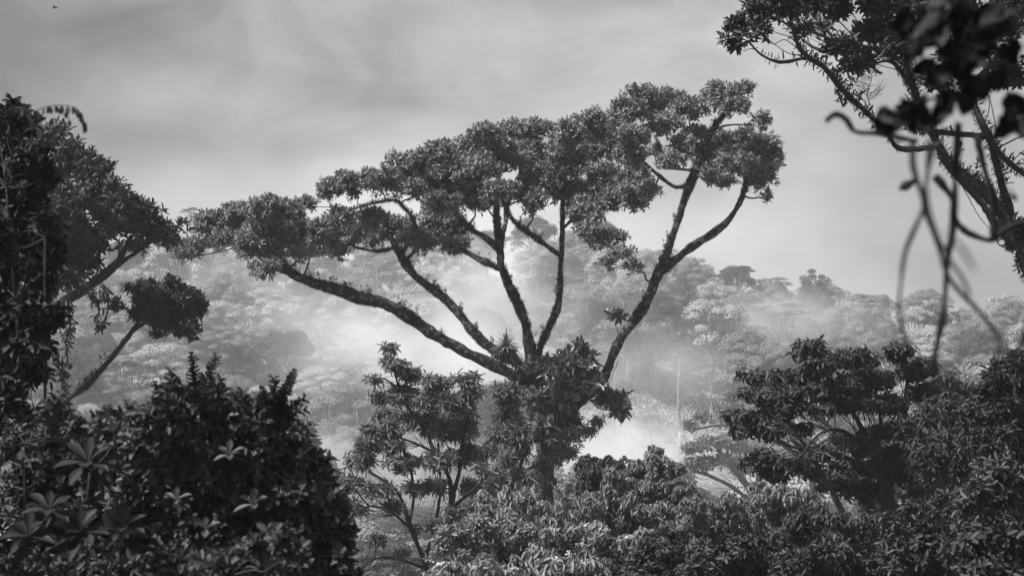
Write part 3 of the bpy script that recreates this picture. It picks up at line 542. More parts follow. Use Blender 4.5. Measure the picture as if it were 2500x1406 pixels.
UMB = dict(extra=2, k=7, L=.42, W=.14, dens=.95, sub=13, spread=2.5, tw=.045, top=.9, fill=2., a0=40, a1=100, up=.9, stalks=2, sag=.2)
traced_tree('umbrella_tree', 'hazy umbrella tree whose thin drooping crown edge shows left of the broad tree', 'tree', 165,
 [dict(p=[(1990, 1330, 9), (1985, 1200, 8), (1975, 1120, 7), (1950, 1060, 5), (1920, 1000, 5)]), dict(p=[(1980, 1140, 9), (1880, 1060, 6), (1800, 1040, 5), (1740, 1040, 3), (1690, 1050, 2)], d=(0, -3)), dict(p=[(1975, 1130, 8), (1900, 1010, 6), (1830, 980, 4), (1780, 975, 3)], d=(0, 3))],
 [(1682, 1042, 18, 10), (1715, 1022, 26, 12), (1755, 1002, 32, 15), (1790, 975, 36, 20), (1835, 955, 40, 20), (1880, 950, 44, 22), (1930, 950, 44, 24), (1820, 990, 40, 16, .7), (1870, 1000, 46, 20, .7), (1760, 1030, 30, 8, .4)],
 UMB, M_mid, M_barkdark, 52)
traced_tree('umbrella_tree', 'lower hazy umbrella tree with forked leaning stems below the first one', 'tree', 150,
 [dict(p=[(1900, 1330, 12), (1860, 1240, 10), (1820, 1180, 8), (1780, 1130, 6), (1750, 1095, 4)]), dict(p=[(1860, 1245, 8), (1790, 1190, 6), (1730, 1160, 4), (1690, 1150, 3)], d=(0, -2)), dict(p=[(1850, 1225, 6), (1850, 1150, 5), (1830, 1090, 3)], d=(0, 2))],
 [(1690, 1100, 34, 14), (1735, 1085, 40, 16), (1780, 1085, 44, 18), (1830, 1095, 40, 20), (1700, 1135, 40, 18, .8), (1760, 1130, 50, 18, .7), (1820, 1140, 44, 20, .7), (1680, 1165, 20, 12, .5), (1870, 1120, 34, 20)],
 dict(UMB, dens=1.05), M_mid, M_barkdark, 53)
bare_fan('bare_shrub', 'thin bare twigs poking above the lower hazy umbrella tree', 1700, 1115, 149, 3.4, 54, .03, n=14, cat='shrub')

# ------------------------------------------------------------------ shrubs of the foreground slope
def shrub(name, label, D, pads, leaf, mleaf, seed, flowers=0, group=None, cat='shrub', mbark=None, skirt=3):
    f_ = .7+.45*((seed*37) % 10)/10.; leaf = dict(leaf, L=leaf['L']*f_, W=leaf['W']*f_*(.85+.4*((seed*53) % 10)/10.), dens=leaf['dens']/f_**1.6)
    rng = rg(seed); pads0 = pads; x = np.mean([p[0] for p in pads]); y = max(p[1] for p in pads)
    c = P(x, y, D); g = float(ground_z(c[0], D)); base = np.array([c[0], D, g])
    root = empty(name, base, label, cat, group); lf = MB(); tw = MB(); st = MB(); sk = []
    for p in list(pads): pads = list(pads)+[(p[0]+rng.uniform(-.8, .8)*p[2], p[1]-p[3]*rng.uniform(.6, 1.15), p[2]*rng.uniform(.22, .45), p[3]*rng.uniform(.35, .6), .9)] if skirt and len(p) < 5 else list(pads)
    if skirt: pads = list(pads)+[(p[0], p[1]+p[3]*(1.1*q), p[2]*1.0, p[3], .55, .5) for p in pads for q in range(1, skirt+1)]
    for i in range(4):
        p = pads[rng.integers(0, len(pads))]; e = P(p[0], p[1]+p[3]*.6, D+rng.uniform(-.5, .5)); b = base+np.array([rng.normal(0, .005*D), rng.normal(0, .005*D), -.1])
        m = b*.5+e*.5+rng.normal(0, .2, 3); pp, rr = smooth_path([b, m, e], [leaf['tw']*2.2, leaf['tw']*1.7, leaf['tw']], 8); tube(st, pp, rr, 7, .06, rng)
        sk.append(np.column_stack([pp, rr])[8:])
    sk = np.vstack(sk); crown(lf, tw, pads, D, leaf, rng, sk)
    st.build('stems', mbark or M_barkdark, root, base, True); tw.build('twigs', mbark or M_twig, root, base); lf.build('foliage', mleaf, root, base)
    if flowers and mleaf is M_pale:
        fm = MB(); v = np.concatenate(lf.v); z = (v[:, 2]-v[:, 2].min())
        for p in pads0:
            n = max(1, int(flowers*.16*p[2]/50))
            for _ in range(n):
                q = P(p[0]+rng.uniform(-.9, .9)*p[2], 0, D); e = P(p[0], p[1], D); a = (q[0]-e[0])/(p[2]*S(D)); top = e[2]+p[3]*S(D)*math.sqrt(max(0, 1-a*a))*rng.uniform(.6, 1.15)
                cc = np.array([q[0], D+rng.uniform(-1, .4), top]); m = 30; w_ = rng.normal(0, .045, (m, 3))*np.array([1.6, 1.2, .6])
                cards(fm, cc+w_, rng.normal(0, 1, (m, 3)), rng.normal(0, 1, (m, 3)), .05, .04)
        fm.build('flowers', M_flower, root, base)
    return root
DR = dict(k=8, L=.17, W=.05, jl=.5, dens=3.2, sub=17, spread=.9, tw=.022, top=.85, fill=1.35, a0=70, a1=150, up=.9, droop=.25, gsag=.75, stalks=2)
RT = dict(k=8, L=.135, W=.05, jl=.5, dens=4., sub=16, spread=.9, tw=.02, top=.75, fill=1.4, a0=35, a1=110, up=.6, droop=.2, gsag=.2, stalks=2)
G = 'shrubs crowding the foreground slope'
shrub('pale_shrub', 'hazy pale bush standing behind, right of the big trunk base', 100, [(1440, 1165, 60, 30), (1400, 1190, 50, 30), (1490, 1190, 50, 30), (1430, 1220, 60, 24)], dict(RT, L=.3, W=.09, dens=1.2, spread=1.5), M_pale, 60, group=G)
shrub('flat_topped_shrub', 'flat topped shrub with pale hanging leaves in front of the big trunk base', 50, [(1190, 1232, 44, 22), (1245, 1226, 52, 22), (1305, 1240, 50, 24), (1350, 1260, 36, 20), (1220, 1250, 40, 18)], DR, M_pale, 61, 5, G)
shrub('dark_shrub', 'small dark drooping shrub top against the mist right of the trunk', 58, [(1430, 1142, 30, 18), (1465, 1150, 28, 20), (1500, 1145, 26, 18)], DR, M_right, 62, 0, G)
shrub('tall_shrub', 'rounded shrub with two knobbly tops in the centre right', 54, [(1595, 1130, 36, 24), (1640, 1150, 40, 30), (1560, 1160, 44, 26), (1520, 1180, 50, 26), (1660, 1195, 50, 30), (1600, 1195, 60, 30), (1690, 1215, 40, 24)], DR, M_mid, 63, 3, G)
shrub('leafy_shrub', 'mid grey shrub with hanging foliage under the knobbly topped one', 49, [(1450, 1220, 50, 24), (1500, 1240, 60, 30), (1560, 1250, 60, 32), (1430, 1260, 50, 28), (1620, 1260, 60, 30)], DR, M_mid, 64, 3, G)
shrub('flowering_shrub', 'shrub dotted with pale flower heads at bottom centre', 42, [(1370, 1295, 44, 24), (1425, 1300, 50, 26), (1480, 1320, 56, 30), (1540, 1325, 50, 30), (1440, 1345, 70, 34)], DR, M_pale, 65, 6, G)
shrub('leafy_shrub', 'feathery grey shrub beneath the young tree stems', 46, [(1130, 1300, 50, 22), (1180, 1310, 50, 28), (1090, 1345, 50, 24), (1150, 1350, 60, 34), (1230, 1320, 50, 34), (1270, 1300, 46, 30)], RT, M_mid, 66, 2, G)
shrub('flowering_shrub', 'low shrub with pale flower tufts at the bottom edge below the young tree', 36, [(1110, 1390, 50, 20), (1170, 1385, 50, 22), (1230, 1400, 60, 30), (1050, 1415, 60, 26)], DR, M_pale, 67, 6, G)
shrub('flowering_shrub', 'wide pale flowered shrub touching the bottom edge right of centre', 37, [(1310, 1370, 60, 34), (1380, 1385, 60, 34), (1450, 1395, 60, 34), (1300, 1415, 80, 30)], DR, M_pale, 68, 5, G)
shrub('leafy_shrub', 'dark tangled shrub below the knobbly shrub', 40, [(1560, 1375, 60, 34), (1620, 1340, 60, 34), (1680, 1350, 60, 34), (1600, 1410, 90, 34)], RT, M_right, 69, 2, G)
shrub('flowering_shrub', 'flat shrub sprinkled with pale tufts below the lower umbrella tree', 46, [(1700, 1240, 46, 22), (1760, 1235, 56, 24), (1820, 1240, 56, 26), (1740, 1280, 70, 30), (1660, 1290, 50, 28)], DR, M_mid, 70, 6, G)
shrub('leafy_shrub', 'shrub filling the gap under the broad tree left stem', 48, [(1870, 1200, 50, 22), (1930, 1210, 56, 26), (1980, 1230, 50, 26), (1890, 1240, 60, 26)], DR, M_mid, 71, 4, G)
shrub('leafy_shrub', 'dense shrub at the bottom edge below the flat tufted one', 35, [(1780, 1350, 70, 40), (1860, 1340, 70, 40), (1720, 1395, 70, 34), (1840, 1400, 90, 34)], RT, M_right, 72, 3, G)
shrub('flowering_shrub', 'tufted shrub at the foot of the broad tree', 43, [(1960, 1270, 50, 26), (2030, 1275, 60, 28), (2100, 1290, 60, 30), (1930, 1310, 60, 30), (2030, 1320, 70, 30)], DR, M_right, 73, 6, G)
shrub('leafy_shrub', 'rounded shrub at the bottom edge below the foot of the broad tree', 33, [(1960, 1380, 80, 40), (2040, 1370, 70, 40), (2120, 1380, 80, 44)], RT, M_right, 74, 2, G)
shrub('leafy_shrub', 'dark shrub right of the broad tree foot', 38, [(2200, 1290, 60, 34), (2260, 1250, 60, 34), (2320, 1230, 60, 34), (2280, 1300, 70, 34)], RT, M_right, 75, 4, G)
shrub('leafy_shrub', 'very dark leaved shrub at the bottom edge towards the right corner', 29, [(2220, 1370, 90, 50), (2320, 1340, 80, 50), (2300, 1400, 90, 40)], dict(RT, L=.17), M_dark2, 76, 1, G)  # dark by its own leaf colour
shrub('dark_thicket', 'tall black thicket on the right edge behind the corner shrub', 42, [(2455, 900, 50, 30), (2490, 930, 40, 60), (2430, 960, 56, 40), (2400, 1010, 50, 34), (2460, 1020, 60, 50), (2420, 1080, 60, 44), (2480, 1110, 50, 60), (2390, 1150, 60, 40)], RT, M_dark2, 77, 0, G, 'thicket')
shrub('leafy_shrub', 'mottled shrub climbing the right edge in front of the thicket', 32, [(2410, 1180, 60, 40), (2470, 1170, 50, 50), (2380, 1230, 60, 40), (2450, 1260, 70, 54)], RT, M_dark, 78, 2, G)
shrub('leafy_shrub', 'nearest dark shrub in the lower right corner', 25, [(2420, 1340, 80, 54), (2490, 1360, 60, 60), (2400, 1405, 90, 40)], dict(RT, L=.15, W=.06), M_dark2, 79, 0, G)
shrub('leafy_shrub', 'dark leafy mass behind the broad tree trunk', 56, [(2200, 1170, 60, 44), (2270, 1180, 60, 40), (2330, 1160, 50, 40), (2120, 1210, 50, 30)], RT, M_dark, 80, 0, G)

shrub('leafy_shrub', 'shrub mass running on past the right edge behind the corner shrubs', 44, [(2560, 1000, 70, 60), (2600, 1120, 90, 70), (2580, 1240, 90, 70)], RT, M_dark2, 85, 0, G)

# the big dark bush in the left foreground
FB = dict(k=7, L=.082, W=.04, jl=.5, dens=15., sub=24, spread=.9, tw=.012, top=.8, fill=1.3, a0=30, a1=110, up=.6, droop=.2, stalks=2)
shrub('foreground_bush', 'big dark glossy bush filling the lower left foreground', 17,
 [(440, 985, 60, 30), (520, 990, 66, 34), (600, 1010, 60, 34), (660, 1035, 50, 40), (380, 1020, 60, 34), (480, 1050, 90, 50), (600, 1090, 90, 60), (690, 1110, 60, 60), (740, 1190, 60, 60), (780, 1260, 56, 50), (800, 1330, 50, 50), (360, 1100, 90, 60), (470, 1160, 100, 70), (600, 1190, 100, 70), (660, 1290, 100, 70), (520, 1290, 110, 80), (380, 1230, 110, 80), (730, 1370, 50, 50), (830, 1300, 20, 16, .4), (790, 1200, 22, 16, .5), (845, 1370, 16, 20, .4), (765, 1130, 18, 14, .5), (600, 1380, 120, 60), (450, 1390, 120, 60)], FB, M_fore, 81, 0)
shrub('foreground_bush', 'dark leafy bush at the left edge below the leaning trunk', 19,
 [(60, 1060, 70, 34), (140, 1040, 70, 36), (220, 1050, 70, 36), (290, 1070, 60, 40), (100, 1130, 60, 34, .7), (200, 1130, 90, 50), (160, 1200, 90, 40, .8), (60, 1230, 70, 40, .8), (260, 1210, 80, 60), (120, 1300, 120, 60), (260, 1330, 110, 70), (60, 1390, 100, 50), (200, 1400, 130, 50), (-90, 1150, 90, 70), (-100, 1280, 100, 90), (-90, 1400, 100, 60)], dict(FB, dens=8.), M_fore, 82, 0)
shrub('low_bush', 'paler leafed bush at the bottom in front of the foreground bush', 15,  # one leaf material over the whole bush
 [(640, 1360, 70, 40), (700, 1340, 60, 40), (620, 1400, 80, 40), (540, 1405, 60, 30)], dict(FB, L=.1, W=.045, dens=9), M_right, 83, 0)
def big_rosette(label, px, py, D, n, L, W, seed, m=None, tilt=(0, -.35, 1)):
    rng = rg(seed); c = P(px, py, D); root = empty('rosette_plant', c, label, 'plant'); mb = MB(); st = MB()
    twig(st, c+np.array([.05, .9, -.45]), c, .012, .008, rng, 0, 6); st.build('stem', M_barkdark, root, c)
    ax = nrm(np.array([tilt], float)); u, v = basis(ax)
    for i in range(n):
        ph = i*2.4; al = math.radians(30+70*(i/n))+rng.normal(0, .1); rad = (u*math.cos(ph)+v*math.sin(ph))[0]; d = ax[0]*math.cos(al)+rad*math.sin(al)
        LL = L*rng.uniform(.75, 1.15); t = np.linspace(0, 1, 8)[:, None]; p = c+d*t*LL-np.array([0, 0, 1.])*t*t*LL*.22
        s = np.cross(d, ax[0]); s /= max(np.linalg.norm(s), 1e-6); nn = np.cross(s, d); w_ = W*np.array([.12, .3, .5, .75, .98, 1., .7, .06])[:, None]*(1+rng.normal(0, .06, (8, 1)))
        vv = np.stack([p+s*w_+nn*w_*.35, p+s*w_*.5+nn*w_*.05, p, p-s*w_*.5+nn*w_*.05, p-s*w_+nn*w_*.35], 1); i0 = (np.arange(7)*5)[:, None]
        mb.add(vv, np.concatenate([i0+[[k, k+1, k+6, k+5]] for k in range(4)]))
    mb.build('leaves', m or M_fore, root, c, True); return root
for k, (lab, px, py, n, L) in enumerate([
 ('largest rosette of long paddle leaves low at the left', 195, 1300, 19, .31), ('rosette of paddle leaves at the left edge', 70, 1310, 12, .27), ('rosette of paddle leaves right of the largest one', 300, 1290, 10, .27),
 ('half hidden paddle leaf rosette above the largest one', 120, 1245, 9, .26), ('flat paddle leaf rosette high on the left bush', 215, 1130, 10, .28), ('small paddle leaf rosette against the dark hollow of the bush', 290, 1150, 7, .16),
 ('small pale rosette at the bottom near the watermark side', 180, 1380, 7, .17), ('pale five leaf sprig low in the foreground bush', 500, 1290, 6, .16), ('pale leaf sprig at the bottom of the foreground bush', 440, 1370, 6, .15), ('paddle leaf sprig on the right of the foreground bush', 620, 1230, 7, .17),
 ('upturned sprig on the upper right of the foreground bush', 560, 1110, 7, .15), ('upturned leaf sprig in the middle of the foreground bush', 430, 1220, 6, .14)]):
    big_rosette(lab.replace('near the watermark side', 'near the left corner'), px, py, 15.9 if k < 7 else 16.1, n, L, L*.17 if k < 7 else L*.2, 90+k, M_paddle if k < 7 else M_dark)
def shoots(label, px, py, D, sp, seed, L=.1, W=.045):
    """upright spikes closely set with leaves: sp = [(tip px, tip py)]"""
    rng = rg(seed); c = P(px, py, D); root = empty('leafy_shoot', c, label, 'plant shoot'); st = MB(); lf = MB()
    for (tx, ty) in sp:
        e = P(tx, ty, D+rng.uniform(-.15, .15)); p, r = smooth_path([c, c*.5+e*.5+rng.normal(0, .01, 3)+np.array([(c[0]-e[0])*.12, 0, 0]), e], [.008, .006, .003], 8); tube(st, p, r, 5)
        n = int(np.linalg.norm(e-c)/.017); t = np.linspace(.2, 1, n)
        for i, tt in enumerate(t):
            q = p[min(len(p)-1, int(tt*(len(p)-1)))]; ax = nrm(p[-1]-p[-4]); a = (i % 2)*PI/2+rng.normal(0, .3)
            u, v = basis(ax[None]); 
            for s in (0, PI):
                rad = (u*math.cos(a+s)+v*math.sin(a+s))[0]; leaves(lf, q[None], (ax*.55+rad)[None], (ax-rad*.5)[None], L*rng.uniform(.7, 1.05)*(1.15-tt*.5), W, .25, .1, .5)
    st.build('stem', M_barkdark, root, c); lf.build('foliage', M_dark2, root, c); return root
shoots('tallest pair of dark leafy spikes rising from the foreground bush', 478, 1010, 16.2, [(468, 868), (528, 872), (500, 930)], 110)
shoots('cluster of dark leafy spikes at the left of the foreground bush crest', 425, 1010, 16.4, [(416, 905), (378, 935), (445, 950)], 111)
shoots('bunch of dark leafy spikes on the right shoulder of the foreground bush', 670, 1030, 16.2, [(668, 925), (715, 912), (740, 975), (640, 960), (745, 1000), (690, 960)], 112, .1, .05)
shoots('small curved sprig on the ridge of the foreground bush', 318, 1040, 16.6, [(308, 975), (330, 985)], 113, .07, .03)
shoots('dark spikes standing beside the leaning trunk', 140, 1050, 17, [(135, 990), (170, 1000), (110, 1010)], 114)
shoots('blurred leaf spike at the right end of the foreground bush', 800, 1260, 14.5, [(790, 1190), (815, 1200), (835, 1215)], 115, .09, .04)

# climbing mass on the left edge, close to the camera
shrub('climber_mass', 'near black climbing foliage running up the left edge', 20.5,
 [(20, 300, 44, 34), (60, 285, 40, 20, .7), (15, 370, 50, 50), (90, 385, 50, 30, .4), (10, 470, 44, 50), (50, 570, 34, 34, .4), (5, 600, 40, 60), (10, 700, 44, 60), (60, 750, 36, 50, .7), (20, 800, 50, 60), (30, 890, 44, 50), (60, 830, 34, 36, .6), (20, 960, 44, 50), (10, 1020, 40, 40), (110, 430, 34, 24, .2), (130, 610, 34, 30, .15), (95, 680, 34, 40, .2), (110, 540, 30, 24, .15), (80, 470, 34, 30, .3), (130, 760, 20, 24, .12), (85, 860, 30, 50, .4), (100, 800, 24, 30, .3)],
 dict(FB, k=7, L=.1, W=.045, dens=6.5, sub=20, gsag=.25, a0=40, a1=125), M_paddle, 84, 0, cat='climbing plant', skirt=1)
def frond(label, pts, D, nleaf, L, W, seed, m=None, r=.004, name='compound_frond'):
    rng = rg(seed); p, rr = smooth_path([P(x, y, D) for x, y in pts], np.linspace(r, r*.4, len(pts)), 8); root = empty(name, p[0], label, 'frond'); st = MB(); lf = MB(); tube(st, p, rr, 6)
    for t in np.linspace(.12, 1, nleaf):
        i = min(len(p)-1, int(t*(len(p)-1))); k = 2
        leaves(lf, np.repeat(p[i][None], k, 0), np.array([[rng.normal(.1, .15), s*.5, -1.] for s in (-1, 1)]), rng.normal(0, .4, (k, 3))+np.array([1., -.6, .2]), L*rng.uniform(.8, 1.1), W, .12, .1)
    st.build('stalk', m or M_dark, root, p[0]); lf.build('leaflets', m or M_dark, root, p[0]); return root
frond('arching frond with hanging paired leaflets against the sky at upper left', [(70, 280), (110, 262), (150, 257), (185, 264), (200, 285), (207, 305)], 12, 13, .062, .03, 120)
frond('short branching frond below the arching one', [(120, 350), (150, 315), (168, 296), (160, 275), (148, 262)], 12, 5, .05, .028, 121)
frond('drooping frond at the top of the left climbing mass', [(10, 290), (30, 262), (60, 268), (80, 300)], 19.5, 10, .11, .055, 122)

# hanging vines
def vine(label, pts, D, seed, r=.012, leafL=.18, n=0, m=None, ml=None, cat='vine', name='hanging_vine', curl=.0):
    rng = rg(seed); q = np.array([P(x, y, D) for x, y in pts]); q = q+rng.normal(0, 1, q.shape)*curl; p, rr = smooth_path(q, np.full(len(q), r), 8)
    root = empty(name, p[0], label, cat); st = MB(); k_ = np.interp(np.arange(len(rr)), np.arange(0, len(rr)+5, 4), rng.normal(0, 1, len(range(0, len(rr)+5, 4)))); tube(st, p, rr*np.clip(1+.22*k_, .55, 1.7)*np.linspace(1.1, .75, len(rr)), 8, .06, rng); st.build('stem', m or M_barkdark, root, p[0], True)
    if n:
        lf = MB(); i = rng.integers(0, len(p), n); c = p[i]+rng.normal(0, .06, (n, 3)); ax = rng.normal(0, .5, (n, 3))+np.array([0, 0, .6])
        rosettes(lf, c, ax, rng, 6, leafL, leafL*.34, 80, 130, .25, sag=.5); lf.build('leaves', ml or M_dark, root, p[0])
    return root
vine('short leafy vine hanging from the mossy limb of the left tree', [(250, 700), (262, 720), (264, 750), (256, 780), (240, 805)], 58, 130, .03, .2, 16)
vine('second leafy vine hanging beside it nearer the trunk', [(225, 712), (238, 740), (242, 770), (235, 800)], 58, 131, .03, .2, 12)
vine('long trailing vine with leaves down to the leaning trunk', [(165, 740), (172, 790), (160, 830), (165, 880), (150, 920), (160, 970)], 57, 132, .03, .2, 34)
vine('thin trailing vine left of the long one', [(95, 830), (120, 850), (140, 870), (150, 900), (155, 940)], 56, 133, .025, .18, 22)
vine('bare thread like vine hanging at the left', [(75, 880), (80, 920), (76, 960), (84, 1000)], 56, 134, .018)
vine('looping leafless vine between the left limb and the leaning trunk', [(150, 760), (145, 800), (165, 840), (170, 800), (180, 760)], 57.5, 135, .018)
vine('thin cord hanging from the right limb of the giant tree', [(1510, 880), (1500, 905), (1490, 930), (1480, 950)], 79, 136, .014)

# thick lianas hanging close to the camera on the right (out of focus)
LD = 5.0
def liana(label, pts, D, rpx_, seed): return vine(label, pts, D, seed, rpx_*S(D), 0, 0, M_liana, name='liana', cat='liana')
liana('leftmost pale blurred liana hanging to the broad tree', [(2228, 345), (2230, 410), (2252, 480), (2252, 515), (2212, 610), (2200, 690), (2196, 760), (2215, 845)], 4.3, 6., 140)
liana('blurred liana crossing from upper left to lower right', [(2268, 340), (2264, 430), (2254, 500), (2285, 580), (2318, 680), (2395, 765), (2440, 832), (2425, 900)], 4.5, 6.5, 141)
liana('darkest straight blurred liana hanging furthest down', [(2340, 300), (2332, 440), (2326, 560), (2312, 640), (2306, 740), (2290, 830), (2274, 905)], 5.2, 9., 142)
liana('short blurred liana forking right below the crossing', [(2285, 350), (2262, 440), (2268, 520), (2310, 620), (2350, 680), (2368, 722)], 3.9, 5., 143)
liana('black bent liana hooked under the overhanging branches', [(2282, 430), (2312, 465), (2328, 500), (2332, 535), (2352, 560), (2378, 575), (2420, 586), (2452, 562), (2500, 540)], 6.5, 9., 144)
liana('upright black liana joining the bend of the hooked one', [(2385, 330), (2400, 400), (2420, 470), (2426, 530), (2424, 584)], 6.4, 9., 145)
liana('crooked blurred twig reaching left over the sky', [(2016, 296), (2040, 280), (2066, 292), (2090, 322), (2150, 326), (2200, 338), (2240, 345)], 6., 8., 146)
liana('stubby blurred twig end beside the upper lianas', [(2196, 462), (2215, 452), (2238, 438)], 6.4, 9., 147)
liana('faint blurred liana far to the right', [(2310, 560), (2350, 610), (2380, 660)], 2.7, 4., 148)
liana('blurred liana stub at the right edge above the thicket', [(2510, 790), (2498, 830), (2480, 870)], 5., 8., 149)

# near black leaves in the upper right corner
def near_leaves():
    rng = rg(150); D = 5.2; root = empty('near_leafy_branch', P(2600, 100, D), 'large black out of focus leaves hanging in the upper right corner', 'leafy branch'); o = P(2600, 100, D); st = MB(); lf = MB()
    for pts in ([(2600, 60), (2480, 80), (2350, 60), (2240, 40)], [(2600, 200), (2480, 180), (2380, 190), (2280, 240), (2190, 270)], [(2600, 260), (2500, 270), (2440, 290)]):
        p, r = smooth_path([P(x, y, D) for x, y in pts], np.linspace(.008, .004, len(pts)), 8); tube(st, p, r, 6)
    spots = [(2255, 40, 1), (2240, 110, 1), (2290, 90, 1), (2350, 40, 1), (2400, 90, 1), (2360, 150, 1), (2375, 215, 1.1), (2320, 240, 1.), (2250, 250, 1), (2200, 265, 1), (2180, 290, .8), (2165, 270, .7), (2240, 290, .8), (2300, 280, .8), (2440, 40, 1), (2470, 120, 1), (2440, 190, .9), (2480, 250, 1), (2455, 300, .9), (2495, 300, .9), (2420, 20, 1), (2300, 20, 1), (2350, 100, 1), (2210, 60, .8), (2250, 170, .9), (2300, 180, .9), (2420, 560, .4), (2470, 480, .5), (2455, 470, .5)]
    for (x, y, s) in spots:
        k = 6 if s >= .8 else 2; c = P(x, y, D)+rng.normal(0, .006, (k, 3))*np.array([1.5, 6, 1.5]); d = rng.normal(0, .7, (k, 3))+np.array([-.3, 0, -.8]); n = rng.normal(0, .5, (k, 3))+np.array([0, -1, .4])
        LL = rng.uniform(.055, .1, k)*s; leaves(lf, c-nrm(d)*LL[:, None]*.4, d, n, LL, LL*.55, .12, .15, .5)
    st.build('stems', M_liana, root, o); lf.build('leaves', M_black, root, o)
near_leaves()

# ------------------------------------------------------------------ trees of the misty hill
def far_tree(kind, seed, mleaf, mb_):
    """returns trunk mesh, crown mesh built about the origin, real size in metres"""
    rng = rg(seed); lf = MB(); tr = MB()
    def clump(c, r, n, size, flat=.6, topb=.8):
        n = int(n*1.7); v = sph(rng, n); v[:, 2] = np.where(rng.random(n) < topb, np.abs(v[:, 2]), v[:, 2])
        p = np.asarray(c)+v*r*np.array([1, 1, flat])*(rng.random((n, 1))**.25); nn = v+np.array([0, 0, .45])+rng.normal(0, .16, (n, 3))
        cards(lf, p, np.cross(nn, rng.normal(0, 1, (n, 3))), nn, size*.85*rng.uniform(.6, 1.4, n), size*.55)
    if kind == 'dome':
        H = rng.uniform(13, 16); R = rng.uniform(8, 10.5); cap = H*.52; hub = np.array([0, 0, H*.42])
        p, r = smooth_path([[0, 0, -2], [.2, .1, H*.2], hub], [.5, .42, .36], 5); tube(tr, p, r, 8, .05, rng)
        m = 32; k = np.arange(m); a = k*2.4; rr = R*np.sqrt((k+.5)/m)*rng.uniform(.9, 1.08, m); cr = R*.25
        z = H-cap*(rr/R)**2.0-cr*.5+rng.normal(0, .35, m)
        main = []
        for q in range(7):
            aa = q*2*PI/7+rng.normal(0, .2); e = np.array([math.cos(aa)*R*.5, math.sin(aa)*R*.5, H*.76]); twig(tr, hub, e, .24, .13, rng, .1, 6); main.append(e)
        for i in range(m):
            c = np.array([rr[i]*math.cos(a[i]), rr[i]*math.sin(a[i]), z[i]]); h = min(main, key=lambda e: np.linalg.norm(e-c)); twig(tr, h, c, .1, .04, rng, .12, 4, 3)
            clump(c, cr*rng.uniform(.7, 1.35), 270, .42, .55, .88)
    elif kind == 'umbrella':
        H = rng.uniform(14, 17); hub = np.array([0, 0, H*.45]); p, r = smooth_path([[0, 0, -2], [-.3, .2, H*.2], hub], [.45, .38, .3], 5); tube(tr, p, r, 8, .05, rng)
        for q in range(12):
            aa = q*2.4; rad = rng.uniform(1.5, 8.); e = np.array([math.cos(aa)*rad, math.sin(aa)*rad, H-(rad/8)**2*4.-rng.uniform(0, 1.6)]); twig(tr, hub, e-np.array([0, 0, 1.2]), .2, .08, rng, .12, 6); b = rng.uniform(2.2, 3.2)
            for j in range(13):
                t = rng.uniform(0, 2*PI); u = b*rng.random()**.5; c = e+np.array([math.cos(t)*u, math.sin(t)*u, -.25*u]); twig(tr, e-np.array([0, 0, 1.2]), c, .07, .03, rng, 0, 4, 2); clump(c, 1.0, 95, .38, .45, .85)
    elif kind == 'round':
        H = rng.uniform(12, 16); R = rng.uniform(4.5, 6.5); c0 = np.array([0, 0, H-R*.95]); p, r = smooth_path([[0, 0, -2], [.2, 0, H*.3], c0], [.4, .32, .16], 5); tube(tr, p, r, 8, .05, rng)
        for i in range(30):
            u = sph(rng, 1)[0]; u[2] = abs(u[2]) if rng.random() < .65 else u[2]; c = c0+u*R*.78*np.array([1, 1, 1.0]); twig(tr, c0-np.array([0, 0, R*.4]), c, .12, .04, rng, .05, 4, 3); clump(c, R*.3*rng.uniform(.7, 1.3), 230, .42, .75, .75)
    elif kind == 'tall':
        H = rng.uniform(19, 22); p, r = smooth_path([[0, 0, -2], [.3, 0, H*.3], [.1, .2, H*.65], [0, 0, H*.9]], [.36, .3, .24, .12], 5); tube(tr, p, r, 8, .05, rng)
        for i in range(13):
            t = rng.uniform(.62, 1.); aa = rng.uniform(0, 2*PI); u = rng.uniform(1., 3.6)*(1.25-t); e = np.array([math.cos(aa)*u*1.8, math.sin(aa)*u*1.8, H*t]); twig(tr, [0, 0, H*(t-.1)], e, .09, .03, rng, .05, 5, 3); clump(e, 1.3*rng.uniform(.7, 1.2), 160, .38, .6, .75)
    elif kind == 'column':
        H = rng.uniform(17, 19); p, r = smooth_path([[0, 0, -2], [.3, 0, H*.3], [0, 0, H*.9]], [.5, .4, .12], 5); tube(tr, p, r, 8, .05, rng)
        for i in range(42):
            t = rng.uniform(.3, 1.); aa = rng.uniform(0, 2*PI); u = 4.2*math.sqrt(max(.05, 1-((t-.5)/.55)**2))*rng.uniform(.6, 1); c = np.array([math.cos(aa)*u, math.sin(aa)*u, H*t-.8]); twig(tr, [0, 0, H*t-2.], c, .1, .03, rng, 0, 4, 2); clump(c, 1.7*rng.uniform(.6, 1.3), 210, .42, .8, .7)
    t = tr.build('trunk', mb_, None, smooth=True); c = lf.build('crown', mleaf, None)
    z = np.concatenate(lf.v)[:, 2].max(); rx = np.abs(np.concatenate(lf.v)[:, 0]).max()
    for o in (t, c): COL.objects.unlink(o)
    return t, c, z, rx
KINDS = {}
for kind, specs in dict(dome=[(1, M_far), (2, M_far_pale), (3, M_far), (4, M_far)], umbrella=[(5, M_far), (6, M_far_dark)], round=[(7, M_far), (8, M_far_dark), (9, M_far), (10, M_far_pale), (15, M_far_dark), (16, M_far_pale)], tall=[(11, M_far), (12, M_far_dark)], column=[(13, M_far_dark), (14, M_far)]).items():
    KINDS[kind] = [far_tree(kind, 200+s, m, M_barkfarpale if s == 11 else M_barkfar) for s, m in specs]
NAMES = dict(dome='dome_crowned_tree', umbrella='flat_crowned_tree', round='round_crowned_tree', tall='pale_trunked_tree', column='shaggy_tree')
